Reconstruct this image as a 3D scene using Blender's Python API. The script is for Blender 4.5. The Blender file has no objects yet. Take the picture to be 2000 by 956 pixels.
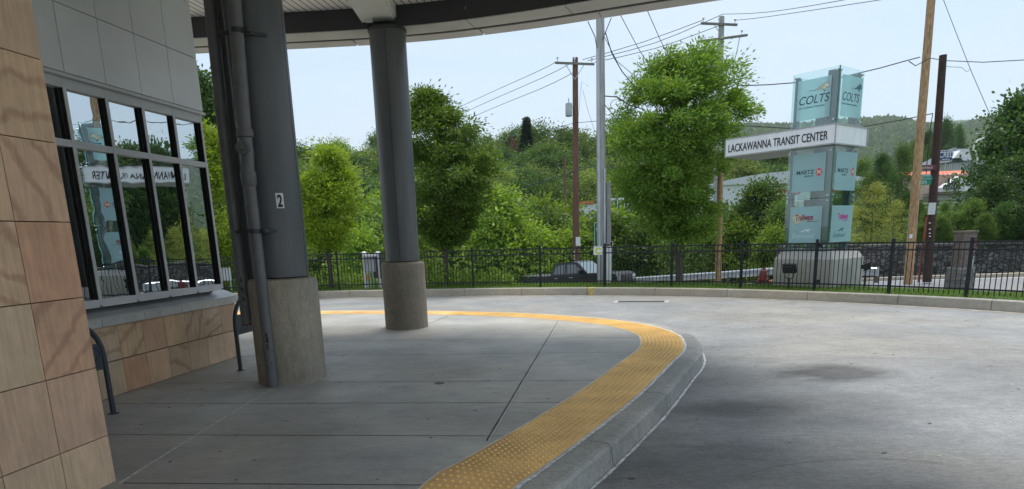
import bpy, bmesh, math, random
import numpy as np
from math import radians, sin, cos, tan, atan2, pi, sqrt
from mathutils import Vector, Matrix
random.seed(7); rng = np.random.default_rng(7)
SC = bpy.context.scene
COL = SC.collection

# ------------------------------------------------------------------ camera, sky, sun, exposure
TH, RO, FL, PX, PY, EYE = radians(13.2), radians(1.81), 1300.0, 1000.0, 765.0, 1.7
U0 = Vector((0, sin(TH), cos(TH))); FW = Vector((0, cos(TH), -sin(TH))); X0 = Vector((1, 0, 0))
RT = cos(RO)*X0 - sin(RO)*U0; UP = sin(RO)*X0 + cos(RO)*U0
cam = bpy.data.cameras.new('camera'); cam_o = bpy.data.objects.new('camera', cam); COL.objects.link(cam_o)
cam.sensor_width = 36; cam.lens = 36*FL/2000; cam.shift_y = (PY-478)/2000; cam.clip_end = 9000; cam.clip_start = .05
m = Matrix((RT, UP, -FW)).transposed().to_4x4(); m.translation = Vector((0, 0, EYE)); cam_o.matrix_world = m
SC.camera = cam_o
SUN_EL, SUN_AZ = radians(75), radians(25)       # azimuth measured from +Y towards +X
w = bpy.data.worlds.new('World'); SC.world = w; w.use_nodes = True
N = w.node_tree.nodes; Lk = w.node_tree.links
for n in list(N): N.remove(n)
out = N.new('ShaderNodeOutputWorld'); bg = N.new('ShaderNodeBackground'); bg.inputs[1].default_value = .105
sky = N.new('ShaderNodeTexSky'); sky.sky_type = 'NISHITA'; sky.sun_disc = False
sky.sun_elevation = SUN_EL; sky.sun_rotation = SUN_AZ; sky.dust_density = 2.0; sky.ozone_density = 1.2
tc = N.new('ShaderNodeTexCoord'); mp = N.new('ShaderNodeMapping'); mp.inputs['Scale'].default_value = (1.1, 1.1, 5.5)
nz = N.new('ShaderNodeTexNoise'); nz.inputs['Scale'].default_value = 1.7; nz.inputs['Detail'].default_value = 7; nz.inputs['Roughness'].default_value = .55
rp = N.new('ShaderNodeValToRGB'); rp.color_ramp.elements[0].position = .40; rp.color_ramp.elements[1].position = .64
rp.color_ramp.elements[0].color = (.50, .50, .50, 1); rp.color_ramp.elements[1].color = (.97, .97, .97, 1)
mx = N.new('ShaderNodeMix'); mx.data_type = 'RGBA'
mx.inputs[7].default_value = (3.7, 4.3, 4.85, 1)      # thin bright cloud
Lk.new(tc.outputs['Generated'], mp.inputs[0]); Lk.new(mp.outputs[0], nz.inputs[0]); Lk.new(nz.outputs[0], rp.inputs[0])
Lk.new(rp.outputs[0], mx.inputs[0]); Lk.new(sky.outputs[0], mx.inputs[6]); Lk.new(mx.outputs[2], bg.inputs[0]); Lk.new(bg.outputs[0], out.inputs[0])
sl = bpy.data.lights.new('sun', 'SUN'); sl.energy = 1.7; sl.angle = radians(24); sl.color = (1, .96, .90)
so = bpy.data.objects.new('sun', sl); COL.objects.link(so)
sd = Vector((sin(SUN_AZ)*cos(SUN_EL), cos(SUN_AZ)*cos(SUN_EL), sin(SUN_EL)))
so.rotation_euler = sd.to_track_quat('Z', 'Y').to_euler(); so.location = (0, 0, 60)
SC.view_settings.view_transform = 'Standard'; SC.view_settings.look = 'None'; SC.view_settings.gamma = 1
SC.view_settings.exposure = 1.05
SC.render.engine = 'CYCLES'
SC.cycles.max_bounces = 8; SC.cycles.diffuse_bounces = 5; SC.cycles.transparent_max_bounces = 24

# ------------------------------------------------------------------ helpers
def ray(u, v): return RT*((u-PX)/FL) - UP*((v-PY)/FL) + FW
def G(u, v, z=0.):                     # ground point seen at a pixel
    d = ray(u, v); k = (z-EYE)/d.z; return Vector((d.x*k, d.y*k, z))
def D(u, v, y):                        # point at distance y seen at a pixel
    d = ray(u, v); k = y/d.y; return Vector((d.x*k, y, EYE+d.z*k))
MATS = {}
def nodes(name):
    m = bpy.data.materials.new(name); m.use_nodes = True
    nt = m.node_tree; b = nt.nodes['Principled BSDF']; return m, nt, b
def rgba(c): return (c[0], c[1], c[2], 1)
def mat(name, c, rough=.6, metal=0, var=.12, vs=3.0, bump=0, bs=40, spec=.5, stretch=None, c2=None, island=0, detail=6, coat=0):
    if name in MATS: return MATS[name]
    m, nt, b = nodes(name); n = nt.nodes; l = nt.links
    geo = n.new('ShaderNodeNewGeometry'); mp = n.new('ShaderNodeMapping'); l.new(geo.outputs['Position'], mp.inputs[0])
    if stretch: mp.inputs['Scale'].default_value = stretch
    nz = n.new('ShaderNodeTexNoise'); nz.inputs['Scale'].default_value = vs; nz.inputs['Detail'].default_value = detail; l.new(mp.outputs[0], nz.inputs[0])
    mr = n.new('ShaderNodeMapRange'); mr.inputs[1].default_value = .3; mr.inputs[2].default_value = .7; l.new(nz.outputs[0], mr.inputs[0])
    mx = n.new('ShaderNodeMix'); mx.data_type = 'RGBA'; l.new(mr.outputs[0], mx.inputs[0])
    lo = [x*(1-var) for x in c]; hi = [min(1, x*(1+var)) for x in (c2 or c)]
    mx.inputs[6].default_value = rgba(lo); mx.inputs[7].default_value = rgba(hi); col = mx.outputs[2]
    if island:
        ml = n.new('ShaderNodeMapRange'); l.new(geo.outputs['Random Per Island'], ml.inputs[0]); ml.inputs[3].default_value = 1-island; ml.inputs[4].default_value = 1+island
        m2 = n.new('ShaderNodeVectorMath'); m2.operation = 'SCALE'; l.new(col, m2.inputs[0]); l.new(ml.outputs[0], m2.inputs['Scale']); col = m2.outputs[0]
    l.new(col, b.inputs['Base Color'])
    b.inputs['Roughness'].default_value = rough; b.inputs['Metallic'].default_value = metal; b.inputs['Specular IOR Level'].default_value = spec
    if coat: b.inputs['Coat Weight'].default_value = coat; b.inputs['Coat Roughness'].default_value = .05
    if bump:
        n2 = n.new('ShaderNodeTexNoise'); n2.inputs['Scale'].default_value = bs; n2.inputs['Detail'].default_value = 5; l.new(mp.outputs[0], n2.inputs[0])
        bp = n.new('ShaderNodeBump'); bp.inputs['Strength'].default_value = bump; bp.inputs['Distance'].default_value = .01; l.new(n2.outputs[0], bp.inputs['Height']); l.new(bp.outputs[0], b.inputs['Normal'])
    MATS[name] = m; return m

def wmat(o):
    M = o.matrix_basis.copy()
    while o.parent: o = o.parent; M = o.matrix_basis @ M
    return M
def tag(o, label=None, cat=None, group=None, kind=None):
    if label: o['label'] = label
    if cat: o['category'] = cat
    if group: o['group'] = group
    if kind: o['kind'] = kind
    return o
def thing(name, loc, label, cat, group=None, rz=0):
    o = bpy.data.objects.new(name, None); COL.objects.link(o); o.empty_display_size = .2
    o.location = loc; o.rotation_euler = (0, 0, rz); return tag(o, label, cat, group)
class MB:
    def __init__(s): s.v = []; s.f = []
    def add(s, vs, fs):
        b = len(s.v); s.v += [tuple(p) for p in vs]; s.f += [tuple(i+b for i in f) for f in fs]; return s
    def box(s, c, d, rz=0, M=None):
        R = M or Matrix.Rotation(rz, 3, 'Z'); c = Vector(c)
        vs = [c+R@Vector((sx*d[0]/2, sy*d[1]/2, sz*d[2]/2)) for sx in (-1, 1) for sy in (-1, 1) for sz in (-1, 1)]
        return s.add(vs, [(0, 1, 3, 2), (4, 6, 7, 5), (0, 4, 5, 1), (2, 3, 7, 6), (0, 2, 6, 4), (1, 5, 7, 3)])
    def bbox(s, c, d, b=.01, rz=0):          # box with chamfered edges
        x, y, z = d[0]/2, d[1]/2, d[2]/2; R = Matrix.Rotation(rz, 3, 'Z'); c = Vector(c)
        bm = bmesh.new(); bmesh.ops.create_cube(bm, size=1)
        for v in bm.verts: v.co = Vector((v.co.x*2*x, v.co.y*2*y, v.co.z*2*z))
        bmesh.ops.bevel(bm, geom=bm.edges[:], offset=b, segments=2, affect='EDGES', profile=.5)
        bm.verts.index_update(); vs = [c+R@v.co for v in bm.verts]; fs = [[v.index for v in f.verts] for f in bm.faces]; bm.free(); return s.add(vs, fs)
    def prism(s, poly, z0, z1, M=None, caps=True):
        n = len(poly); vs = [Vector((p[0], p[1], z0)) for p in poly]+[Vector((p[0], p[1], z1)) for p in poly]
        if M: vs = [M@v for v in vs]
        fs = [(i, (i+1) % n, n+(i+1) % n, n+i) for i in range(n)]
        if caps: fs += [tuple(range(n-1, -1, -1)), tuple(range(n, 2*n))]
        return s.add(vs, fs)
    def tube(s, pts, r, n=8, cap=True, squash=None):
        pts = [Vector(p) for p in pts]; k = len(pts); rs = r if isinstance(r, (list, tuple)) else [r]*k
        vs = []; ref = None
        for i, p in enumerate(pts):
            t = (pts[min(i+1, k-1)]-pts[max(i-1, 0)]).normalized()
            if ref is None: ref = t.orthogonal().normalized() if abs(t.z) < .99 else Vector((1, 0, 0))
            a = (ref-t*ref.dot(t)).normalized(); b = t.cross(a); ref = a
            vs += [p+(a*cos(2*pi*j/n)+b*sin(2*pi*j/n))*rs[i] for j in range(n)]
        fs = [(i*n+j, i*n+(j+1) % n, (i+1)*n+(j+1) % n, (i+1)*n+j) for i in range(k-1) for j in range(n)]
        if cap: fs += [tuple(range(n-1, -1, -1)), tuple(range((k-1)*n, k*n))]
        return s.add(vs, fs)
    def lathe(s, c, prof, n=24, M=None):      # prof (r,z) list
        c = Vector(c); vs = []
        for r, z in prof:
            for j in range(n):
                p = Vector((r*cos(2*pi*j/n), r*sin(2*pi*j/n), z)); vs.append(c+(M@p if M else p))
        k = len(prof)
        fs = [(i*n+j, i*n+(j+1) % n, (i+1)*n+(j+1) % n, (i+1)*n+j) for i in range(k-1) for j in range(n)]
        fs += [tuple(range(n-1, -1, -1)), tuple(range((k-1)*n, k*n))]
        return s.add(vs, fs)
    def build(s, name, m, parent=None, smooth=False, keep=False):
        me = bpy.data.meshes.new(name); vs = s.v
        o = bpy.data.objects.new(name, me); COL.objects.link(o)
        if parent:
            I = wmat(parent).inverted(); vs = [tuple(I@Vector(v)) for v in vs]; o.parent = parent
        elif not keep:
            a = np.array(vs); c = Vector((a[:, 0].mean(), a[:, 1].mean(), a[:, 2].min())); o.location = c; vs = [tuple(Vector(v)-c) for v in vs]
        me.from_pydata(vs, [], s.f)
        for mm in (m if isinstance(m, list) else [m]): me.materials.append(mm)
        if smooth:
            me.polygons.foreach_set('use_smooth', [True]*len(me.polygons))
            try: me.set_sharp_from_angle(angle=radians(38))
            except Exception: pass
        me.update(); return o
def catmull(P, ds=.2):
    P = [Vector((p[0], p[1], p[2] if len(p) > 2 else 0)) for p in P]; out = []
    for i in range(len(P)-1):
        a, b, c, d = P[max(i-1, 0)], P[i], P[i+1], P[min(i+2, len(P)-1)]; n = max(1, int((c-b).length/ds))
        for j in range(n):
            t = j/n; out.append(.5*((2*b)+(c-a)*t+(2*a-5*b+4*c-d)*t*t+(3*b-a-3*c+d)*t**3))
    out.append(P[-1]); return out
def off(curve, d):                       # offset to the right of travel
    o = []
    for i, p in enumerate(curve):
        t = (curve[min(i+1, len(curve)-1)]-curve[max(i-1, 0)]); t.z = 0; t.normalize(); o.append(Vector((p.x+t.y*d, p.y-t.x*d, p.z)))
    return o
def cut(curve, L, gap):                  # index runs of about L metres
    runs = []; acc = 0; st = 0
    for i in range(1, len(curve)):
        acc += (curve[i]-curve[i-1]).length
        if acc >= L or i == len(curve)-1: runs.append(curve[st:i+1]); st = i; acc = 0
    res = []
    for r in runs:
        if len(r) < 2: continue
        r = [p.copy() for p in r]; a = (r[1]-r[0]).normalized()*gap/2; b = (r[-1]-r[-2]).normalized()*gap/2
        r[0] += a; r[-1] -= b; res.append(r)
    return res
def sweep(mb, curve, prof):              # prof: (offset right, z) closed loop
    k = len(prof); n = len(curve); vs = []
    for i, p in enumerate(curve):
        t = (curve[min(i+1, n-1)]-curve[max(i-1, 0)]); t.z = 0; t.normalize()
        vs += [Vector((p.x+t.y*d, p.y-t.x*d, p.z+z)) for d, z in prof]
    fs = [(i*k+j, (i+1)*k+j, (i+1)*k+(j+1) % k, i*k+(j+1) % k) for i in range(n-1) for j in range(k)]
    fs += [tuple(range(k)), tuple(range((n-1)*k+k-1, (n-1)*k-1, -1))]
    mb.add(vs, fs)
def ribbon(mb, curve, d0, d1, z0, z1=None, jit=0):
    a = off(curve, d0); b = off(curve, d1); z1 = z0 if z1 is None else z1; n = len(curve); vs = []
    for i in range(n):
        j = random.uniform(-jit, jit) if jit else 0; k = random.uniform(-jit, jit) if jit else 0
        t = (b[i]-a[i]).normalized()
        vs += [(a[i].x+t.x*j, a[i].y+t.y*j, a[i].z+z0), (b[i].x+t.x*k, b[i].y+t.y*k, b[i].z+z1)]
    mb.add(vs, [(2*i, 2*i+1, 2*i+3, 2*i+2) for i in range(n-1)])
def text(body, name, size, m, parent, P, r, n, extrude=.004, shear=0, sx=1, align='LEFT', thick=0, space=1):
    c = bpy.data.curves.new('t', 'FONT'); c.body = body; c.size = size; c.extrude = extrude; c.shear = shear; c.align_x = align; c.offset = thick; c.space_character = space
    to = bpy.data.objects.new('t', c); COL.objects.link(to); bpy.context.view_layer.update()
    me = bpy.data.meshes.new_from_object(to.evaluated_get(bpy.context.evaluated_depsgraph_get())); bpy.data.objects.remove(to); bpy.data.curves.remove(c)
    r = Vector(r).normalized(); n = Vector(n).normalized(); up = n.cross(r)
    M = Matrix((r*sx, up, n)).transposed().to_4x4(); M.translation = Vector(P)
    I = wmat(parent).inverted() if parent else Matrix()
    me.transform(I@M); me.materials.clear(); me.materials.append(m)
    o = bpy.data.objects.new(name, me); COL.objects.link(o); o.parent = parent; me.name = name; return o
def flat(polys, name, m, parent, P, r, n, h=.004):     # thin flat shapes given in (x,y) of the sign plane
    r = Vector(r).normalized(); n = Vector(n).normalized(); up = n.cross(r); mb = MB()
    M = Matrix((r, up, n)).transposed().to_4x4(); M.translation = Vector(P)
    for p in polys: mb.prism(p, 0, h, M)
    return mb.build(name, m, parent)
def stroke(pts, w):                       # 2D polyline to a ribbon polygon
    L = []; R = []
    for i, p in enumerate(pts):
        a = pts[max(i-1, 0)]; b = pts[min(i+1, len(pts)-1)]; dx, dy = b[0]-a[0], b[1]-a[1]; q = sqrt(dx*dx+dy*dy) or 1
        L.append((p[0]-dy/q*w/2, p[1]+dx/q*w/2)); R.append((p[0]+dy/q*w/2, p[1]-dx/q*w/2))
    return L+R[::-1]

# ------------------------------------------------------------------ materials
def concrete(name, c, streak=(1, 5, 1), rough=.75, stains=(), blotch=.22, joints=False, grain=1):
    m, nt, b = nodes(name); n = nt.nodes; l = nt.links
    geo = n.new('ShaderNodeNewGeometry'); pos = geo.outputs['Position']
    def noise(sc, det, st=None, rg=.55):
        mp = n.new('ShaderNodeMapping'); l.new(pos, mp.inputs[0])
        if st: mp.inputs['Scale'].default_value = st
        z = n.new('ShaderNodeTexNoise'); z.inputs['Scale'].default_value = sc; z.inputs['Detail'].default_value = det; z.inputs['Roughness'].default_value = rg; l.new(mp.outputs[0], z.inputs[0]); return z.outputs[0]
    def rng_(s, a, b_, c0, c1):
        r = n.new('ShaderNodeMapRange'); l.new(s, r.inputs[0]); r.inputs[1].default_value = a; r.inputs[2].default_value = b_; r.inputs[3].default_value = c0; r.inputs[4].default_value = c1; return r.outputs[0]
    def mul(a, b_):
        r = n.new('ShaderNodeMath'); r.operation = 'MULTIPLY'; l.new(a, r.inputs[0]); l.new(b_, r.inputs[1]); return r.outputs[0]
    f = mul(rng_(noise(.35, 4), .3, .7, 1-blotch, 1+blotch*.8), rng_(noise(2.2, 9, streak, .7), .3, .7, .88, 1.10))
    f = mul(f, rng_(noise(38, 4, None, .85), .3, .7, 1-.14*grain, 1+.13*grain)); f = mul(f, rng_(noise(7, 8, (streak[0], streak[1]*1.3, 1), .75), .32, .68, 1-.12*grain, 1+.10*grain)); f = mul(f, rng_(noise(.9, 7, None, .7), .35, .65, 1-.1*grain, 1+.06*grain))
    f = mul(f, rng_(noise(2.6, 5, (streak[0]*1.2, streak[1]*1.6, 1), .7), .24, .33, .66, 1))       # short dark scuffs
    for (x, y, rx, ry, a) in stains:
        mp = n.new('ShaderNodeMapping'); l.new(pos, mp.inputs[0]); mp.inputs['Location'].default_value = (-x/rx, -y/ry, 0); mp.inputs['Scale'].default_value = (1/rx, 1/ry, 0)
        gr = n.new('ShaderNodeTexGradient'); gr.gradient_type = 'SPHERICAL'; l.new(mp.outputs[0], gr.inputs[0])
        q = mul(gr.outputs['Fac'], rng_(noise(1.6, 6, (1, 2, 1), .65), .25, .65, .25, 1.3)); f = mul(f, rng_(q, 0, .55, 1, 1-a))
    cv = n.new('ShaderNodeVectorMath'); cv.operation = 'SCALE'
    hue = n.new('ShaderNodeMix'); hue.data_type = 'RGBA'; l.new(rng_(noise(.22, 3), .38, .62, 0, 1), hue.inputs[0])
    hue.inputs[6].default_value = rgba([c[0]*.96, c[1], c[2]*1.04]); hue.inputs[7].default_value = rgba([c[0]*1.05, c[1]*1.01, c[2]*.93])
    l.new(hue.outputs[2], cv.inputs[0]); l.new(f, cv.inputs['Scale']); l.new(cv.outputs[0], b.inputs['Base Color'])
    l.new(rng_(noise(1.1, 5), .3, .7, rough-.14, rough+.1), b.inputs['Roughness'])
    bp = n.new('ShaderNodeBump'); bp.inputs['Strength'].default_value = .35; bp.inputs['Distance'].default_value = .006
    ad = n.new('ShaderNodeMath'); l.new(noise(90, 4), ad.inputs[0]); l.new(noise(14, 5, (1, 6, 1)), ad.inputs[1]); l.new(ad.outputs[0], bp.inputs['Height']); l.new(bp.outputs[0], b.inputs['Normal'])
    MATS[name] = m; return m
M_plat = concrete('platform concrete', (.415, .40, .37), rough=.62, streak=(1, 3, 1), blotch=.3, grain=1.3)
rs = [G(1625, 728, -.2), G(1440, 798, -.2), G(1300, 905, -.2), G(1420, 740, -.2), G(1560, 800, -.2), G(1500, 660, -.2)]
M_road = concrete('road concrete', (.285, .281, .272), rough=.7, streak=(1.6, 3.2, 1), blotch=.12, grain=1.9, stains=[(rs[0].x, rs[0].y, 1.0, .75, .7), (rs[1].x, rs[1].y, .8, .45, .5), (rs[2].x, rs[2].y, 1.3, 1.2, .4), (rs[3].x, rs[3].y, 1.6, 1.0, .3), (rs[4].x, rs[4].y, 1.8, .9, .28), (3.2, 3.5, 1.6, 2.2, .3), (7.0, 8.0, 2.2, 1.4, .2)])
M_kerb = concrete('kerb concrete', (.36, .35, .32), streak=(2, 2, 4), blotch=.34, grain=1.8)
M_fkerb = concrete('tan kerb concrete', (.47, .42, .34), streak=(1.5, 1.5, 5))  # light tan concrete of the far and street kerbs
M_colb = concrete('brown cast concrete', (.30, .26, .20), streak=(3, 3, .5), rough=.8, blotch=.42, grain=1.6)
M_block = concrete('pale cast concrete', (.42, .40, .36), streak=(4, 4, .6))
M_steel = mat('charcoal painted steel', (.105, .110, .115), .38, var=.2, vs=2.2, stretch=(2, 2, .35), spec=.5)
M_pipe = mat('grey painted pipe', (.135, .137, .138), .42, var=.14, vs=6)
M_frame = mat('grey anodised frame', (.62, .63, .64), .4, var=.06)
M_panel = mat('grey composite panel', (.76, .775, .79), .34, var=.07, vs=1.2, island=.04)
M_dark = mat('dark gap', (.02, .02, .02), .9)
M_navy = mat('black fence paint', (.009, .012, .017), .6, var=.1)
M_hoop = mat('slate powder coat', (.045, .06, .075), .42, var=.1)
M_beam = mat('dark beam cladding', (.035, .038, .042), .42, var=.15, vs=2)
M_light = mat('pale beam cladding', (.50, .50, .485), .38, var=.12, vs=1.5)
M_duct = mat('off white casing', (.62, .63, .60), .4, var=.05)
M_sill = concrete('sill stone', (.52, .51, .48), streak=(1, 1, 2))
M_white = mat('white paint', (.78, .79, .80), .5, var=.07, vs=5)
M_black = mat('black plastic', (.012, .012, .013), .5)
M_bolt = mat('bright steel', (.6, .62, .64), .25, metal=.9)
M_wire = mat('cable black', (.03, .032, .035), .6)
M_seal = mat('white sealant', (.55, .55, .53), .8, var=.35, vs=18, c2=(.7, .7, .68))
M_joint = mat('dark joint filler', (.05, .05, .048), .95, var=.3, vs=12)
M_lime = mat('lime print', (.52, .64, .04), .5)
M_green = mat('sign green', (.0, .22, .13), .45)
M_maroon = mat('sign maroon', (.15, .02, .03), .45)
M_red = mat('sign red', (.62, .02, .05), .45)
M_ink = mat('dark ink', (.02, .06, .10), .5)
M_tealink = mat('blue green ink', (.03, .16, .2), .5)
M_mag = mat('magenta ink', (.5, .02, .28), .5)
M_brick = mat('maroon ink', (.30, .02, .04), .5)
M_cream = mat('cream ink', (.72, .70, .50), .5)

def stone_tile():
    m, nt, b = nodes('sandstone tile'); n = nt.nodes; l = nt.links
    geo = n.new('ShaderNodeNewGeometry'); rnd = geo.outputs['Random Per Island']
    w2 = n.new('ShaderNodeTexWhiteNoise'); w2.noise_dimensions = '1D'; l.new(rnd, w2.inputs['W'])
    sc = n.new('ShaderNodeVectorMath'); sc.operation = 'SCALE'; sc.inputs['Scale'].default_value = 9; l.new(w2.outputs['Color'], sc.inputs[0])
    ad = n.new('ShaderNodeVectorMath'); l.new(geo.outputs['Position'], ad.inputs[0]); l.new(sc.outputs[0], ad.inputs[1])
    ro = n.new('ShaderNodeMapping'); l.new(ad.outputs[0], ro.inputs[0])
    rs_ = n.new('ShaderNodeVectorMath'); rs_.operation = 'SCALE'; rs_.inputs['Scale'].default_value = 2.2; l.new(w2.outputs['Color'], rs_.inputs[0]); l.new(rs_.outputs[0], ro.inputs['Rotation'])
    wv = n.new('ShaderNodeTexWave'); wv.inputs['Scale'].default_value = 1.5; wv.inputs['Distortion'].default_value = 7; wv.inputs['Detail'].default_value = 5; wv.inputs['Detail Scale'].default_value = .9; wv.inputs['Detail Roughness'].default_value = .6; l.new(ro.outputs[0], wv.inputs[0])
    r1 = n.new('ShaderNodeValToRGB'); l.new(rnd, r1.inputs[0]); e = r1.color_ramp.elements
    cols = [(.64, .43, .26), (.72, .50, .29), (.66, .41, .28), (.62, .46, .30), (.70, .49, .32), (.64, .36, .22), (.58, .43, .28)]
    e[0].color = rgba(cols[0]); e[1].color = rgba(cols[-1]); e[1].position = .95
    for i, c in enumerate(cols[1:-1]): q = e.new((i+1)*.15); q.color = rgba(c)
    mr = n.new('ShaderNodeMapRange'); l.new(wv.outputs['Fac'], mr.inputs[0]); mr.inputs[1].default_value = .72; mr.inputs[2].default_value = 1.; mr.inputs[4].default_value = .5
    gate = n.new('ShaderNodeMath'); gate.operation = 'GREATER_THAN'; gate.inputs[1].default_value = .74; sep = n.new('ShaderNodeSeparateColor'); l.new(w2.outputs['Color'], sep.inputs[0]); l.new(sep.outputs[1], gate.inputs[0])
    mu = n.new('ShaderNodeMath'); mu.operation = 'MULTIPLY'; l.new(mr.outputs[0], mu.inputs[0]); l.new(gate.outputs[0], mu.inputs[1])
    mx = n.new('ShaderNodeMix'); mx.data_type = 'RGBA'; l.new(mu.outputs[0], mx.inputs[0]); l.new(r1.outputs[0], mx.inputs[6]); mx.inputs[7].default_value = (.36, .18, .115, 1)
    nz = n.new('ShaderNodeTexNoise'); nz.inputs['Scale'].default_value = 4; nz.inputs['Detail'].default_value = 8; nz.inputs['Roughness'].default_value = .65; l.new(ad.outputs[0], nz.inputs[0])
    gm = n.new('ShaderNodeMapping'); gm.inputs['Scale'].default_value = (14, 14, 1.2); l.new(ad.outputs[0], gm.inputs[0]); gn = n.new('ShaderNodeTexNoise'); gn.inputs['Scale'].default_value = 2.5; gn.inputs['Detail'].default_value = 6; l.new(gm.outputs[0], gn.inputs[0]); ga_ = n.new('ShaderNodeMix'); ga_.inputs[0].default_value = .45; l.new(nz.outputs[0], ga_.inputs[2]); l.new(gn.outputs[0], ga_.inputs[3])
    m3 = n.new('ShaderNodeMapRange'); l.new(ga_.outputs[0], m3.inputs[0]); m3.inputs[1].default_value = .36; m3.inputs[2].default_value = .64; m3.inputs[3].default_value = .80; m3.inputs[4].default_value = 1.16
    vs = n.new('ShaderNodeVectorMath'); vs.operation = 'SCALE'; l.new(mx.outputs[2], vs.inputs[0]); l.new(m3.outputs[0], vs.inputs['Scale']); l.new(vs.outputs[0], b.inputs['Base Color'])
    b.inputs['Roughness'].default_value = .62
    bp = n.new('ShaderNodeBump'); bp.inputs['Strength'].default_value = .25; bp.inputs['Distance'].default_value = .004; n4 = n.new('ShaderNodeTexNoise'); n4.inputs['Scale'].default_value = 70; l.new(geo.outputs['Position'], n4.inputs[0]); l.new(n4.outputs[0], bp.inputs['Height']); l.new(bp.outputs[0], b.inputs['Normal'])
    return m
M_tile = stone_tile()
def glass_mirror():
    m, nt, b = nodes('reflective glazing'); n = nt.nodes; l = nt.links
    gl = n.new('ShaderNodeBsdfGlossy'); gl.inputs['Color'].default_value = (.80, .86, .88, 1); gl.inputs['Roughness'].default_value = .0
    b.inputs['Base Color'].default_value = (.006, .008, .008, 1); b.inputs['Roughness'].default_value = .1
    geo = n.new('ShaderNodeNewGeometry'); mp = n.new('ShaderNodeMapping'); mp.inputs['Scale'].default_value = (1, 1, 1.6); l.new(geo.outputs['Position'], mp.inputs[0])
    nz = n.new('ShaderNodeTexNoise'); nz.inputs['Scale'].default_value = 2.3; nz.inputs['Detail'].default_value = 1.5; l.new(mp.outputs[0], nz.inputs[0])
    bp = n.new('ShaderNodeBump'); bp.inputs['Strength'].default_value = .10; bp.inputs['Distance'].default_value = .01; l.new(nz.outputs[0], bp.inputs['Height']); l.new(bp.outputs[0], gl.inputs['Normal'])
    mx = n.new('ShaderNodeMixShader'); mx.inputs[0].default_value = .70; l.new(b.outputs[0], mx.inputs[1]); l.new(gl.outputs[0], mx.inputs[2]); l.new(mx.outputs[0], nt.nodes['Material Output'].inputs[0]); return m
M_glass = glass_mirror()
def thin_glass(name, tint, frost=0, fc=(.4, .7, .7), refl=.10):
    m, nt, b = nodes(name); n = nt.nodes; l = nt.links
    tr = n.new('ShaderNodeBsdfTransparent'); tr.inputs[0].default_value = rgba(tint)
    gl = n.new('ShaderNodeBsdfGlossy'); gl.inputs['Roughness'].default_value = .03
    mx = n.new('ShaderNodeMixShader'); mx.inputs[0].default_value = refl; l.new(tr.outputs[0], mx.inputs[1]); l.new(gl.outputs[0], mx.inputs[2]); o = mx.outputs[0]
    if frost:
        df = n.new('ShaderNodeBsdfDiffuse'); df.inputs[0].default_value = rgba(fc); tl = n.new('ShaderNodeBsdfTranslucent'); tl.inputs[0].default_value = rgba(fc)
        m1 = n.new('ShaderNodeMixShader'); m1.inputs[0].default_value = .45; l.new(df.outputs[0], m1.inputs[1]); l.new(tl.outputs[0], m1.inputs[2])
        m2 = n.new('ShaderNodeMixShader'); m2.inputs[0].default_value = frost; l.new(o, m2.inputs[1]); l.new(m1.outputs[0], m2.inputs[2]); o = m2.outputs[0]
    l.new(o, nt.nodes['Material Output'].inputs[0]); return m
M_tg = thin_glass('clear green glass', (.89, .97, .955))
M_frost = thin_glass('teal frosted print', (.8, .95, .96), .68, (.66, .86, .88), .05)
def soffit_mat(name, c, pitch, bear, dark=.15):
    m, nt, b = nodes(name); n = nt.nodes; l = nt.links
    geo = n.new('ShaderNodeNewGeometry'); vr = n.new('ShaderNodeVectorMath'); vr.operation = 'DOT_PRODUCT'; l.new(geo.outputs['Position'], vr.inputs[0]); vr.inputs[1].default_value = (cos(bear)/pitch, -sin(bear)/pitch, 0)
    fr = n.new('ShaderNodeMath'); fr.operation = 'FRACT'; l.new(vr.outputs['Value'], fr.inputs[0])
    lt = n.new('ShaderNodeMath'); lt.operation = 'LESS_THAN'; lt.inputs[1].default_value = dark; l.new(fr.outputs[0], lt.inputs[0])
    mx = n.new('ShaderNodeMix'); mx.data_type = 'RGBA'; l.new(lt.outputs[0], mx.inputs[0]); mx.inputs[6].default_value = rgba(c); mx.inputs[7].default_value = (.03, .03, .03, 1); l.new(mx.outputs[2], b.inputs['Base Color'])
    b.inputs['Roughness'].default_value = .4; return m
BE = radians(9.6)
M_soff = soffit_mat('white slatted soffit', (.84, .83, .80), .127, BE)

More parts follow.
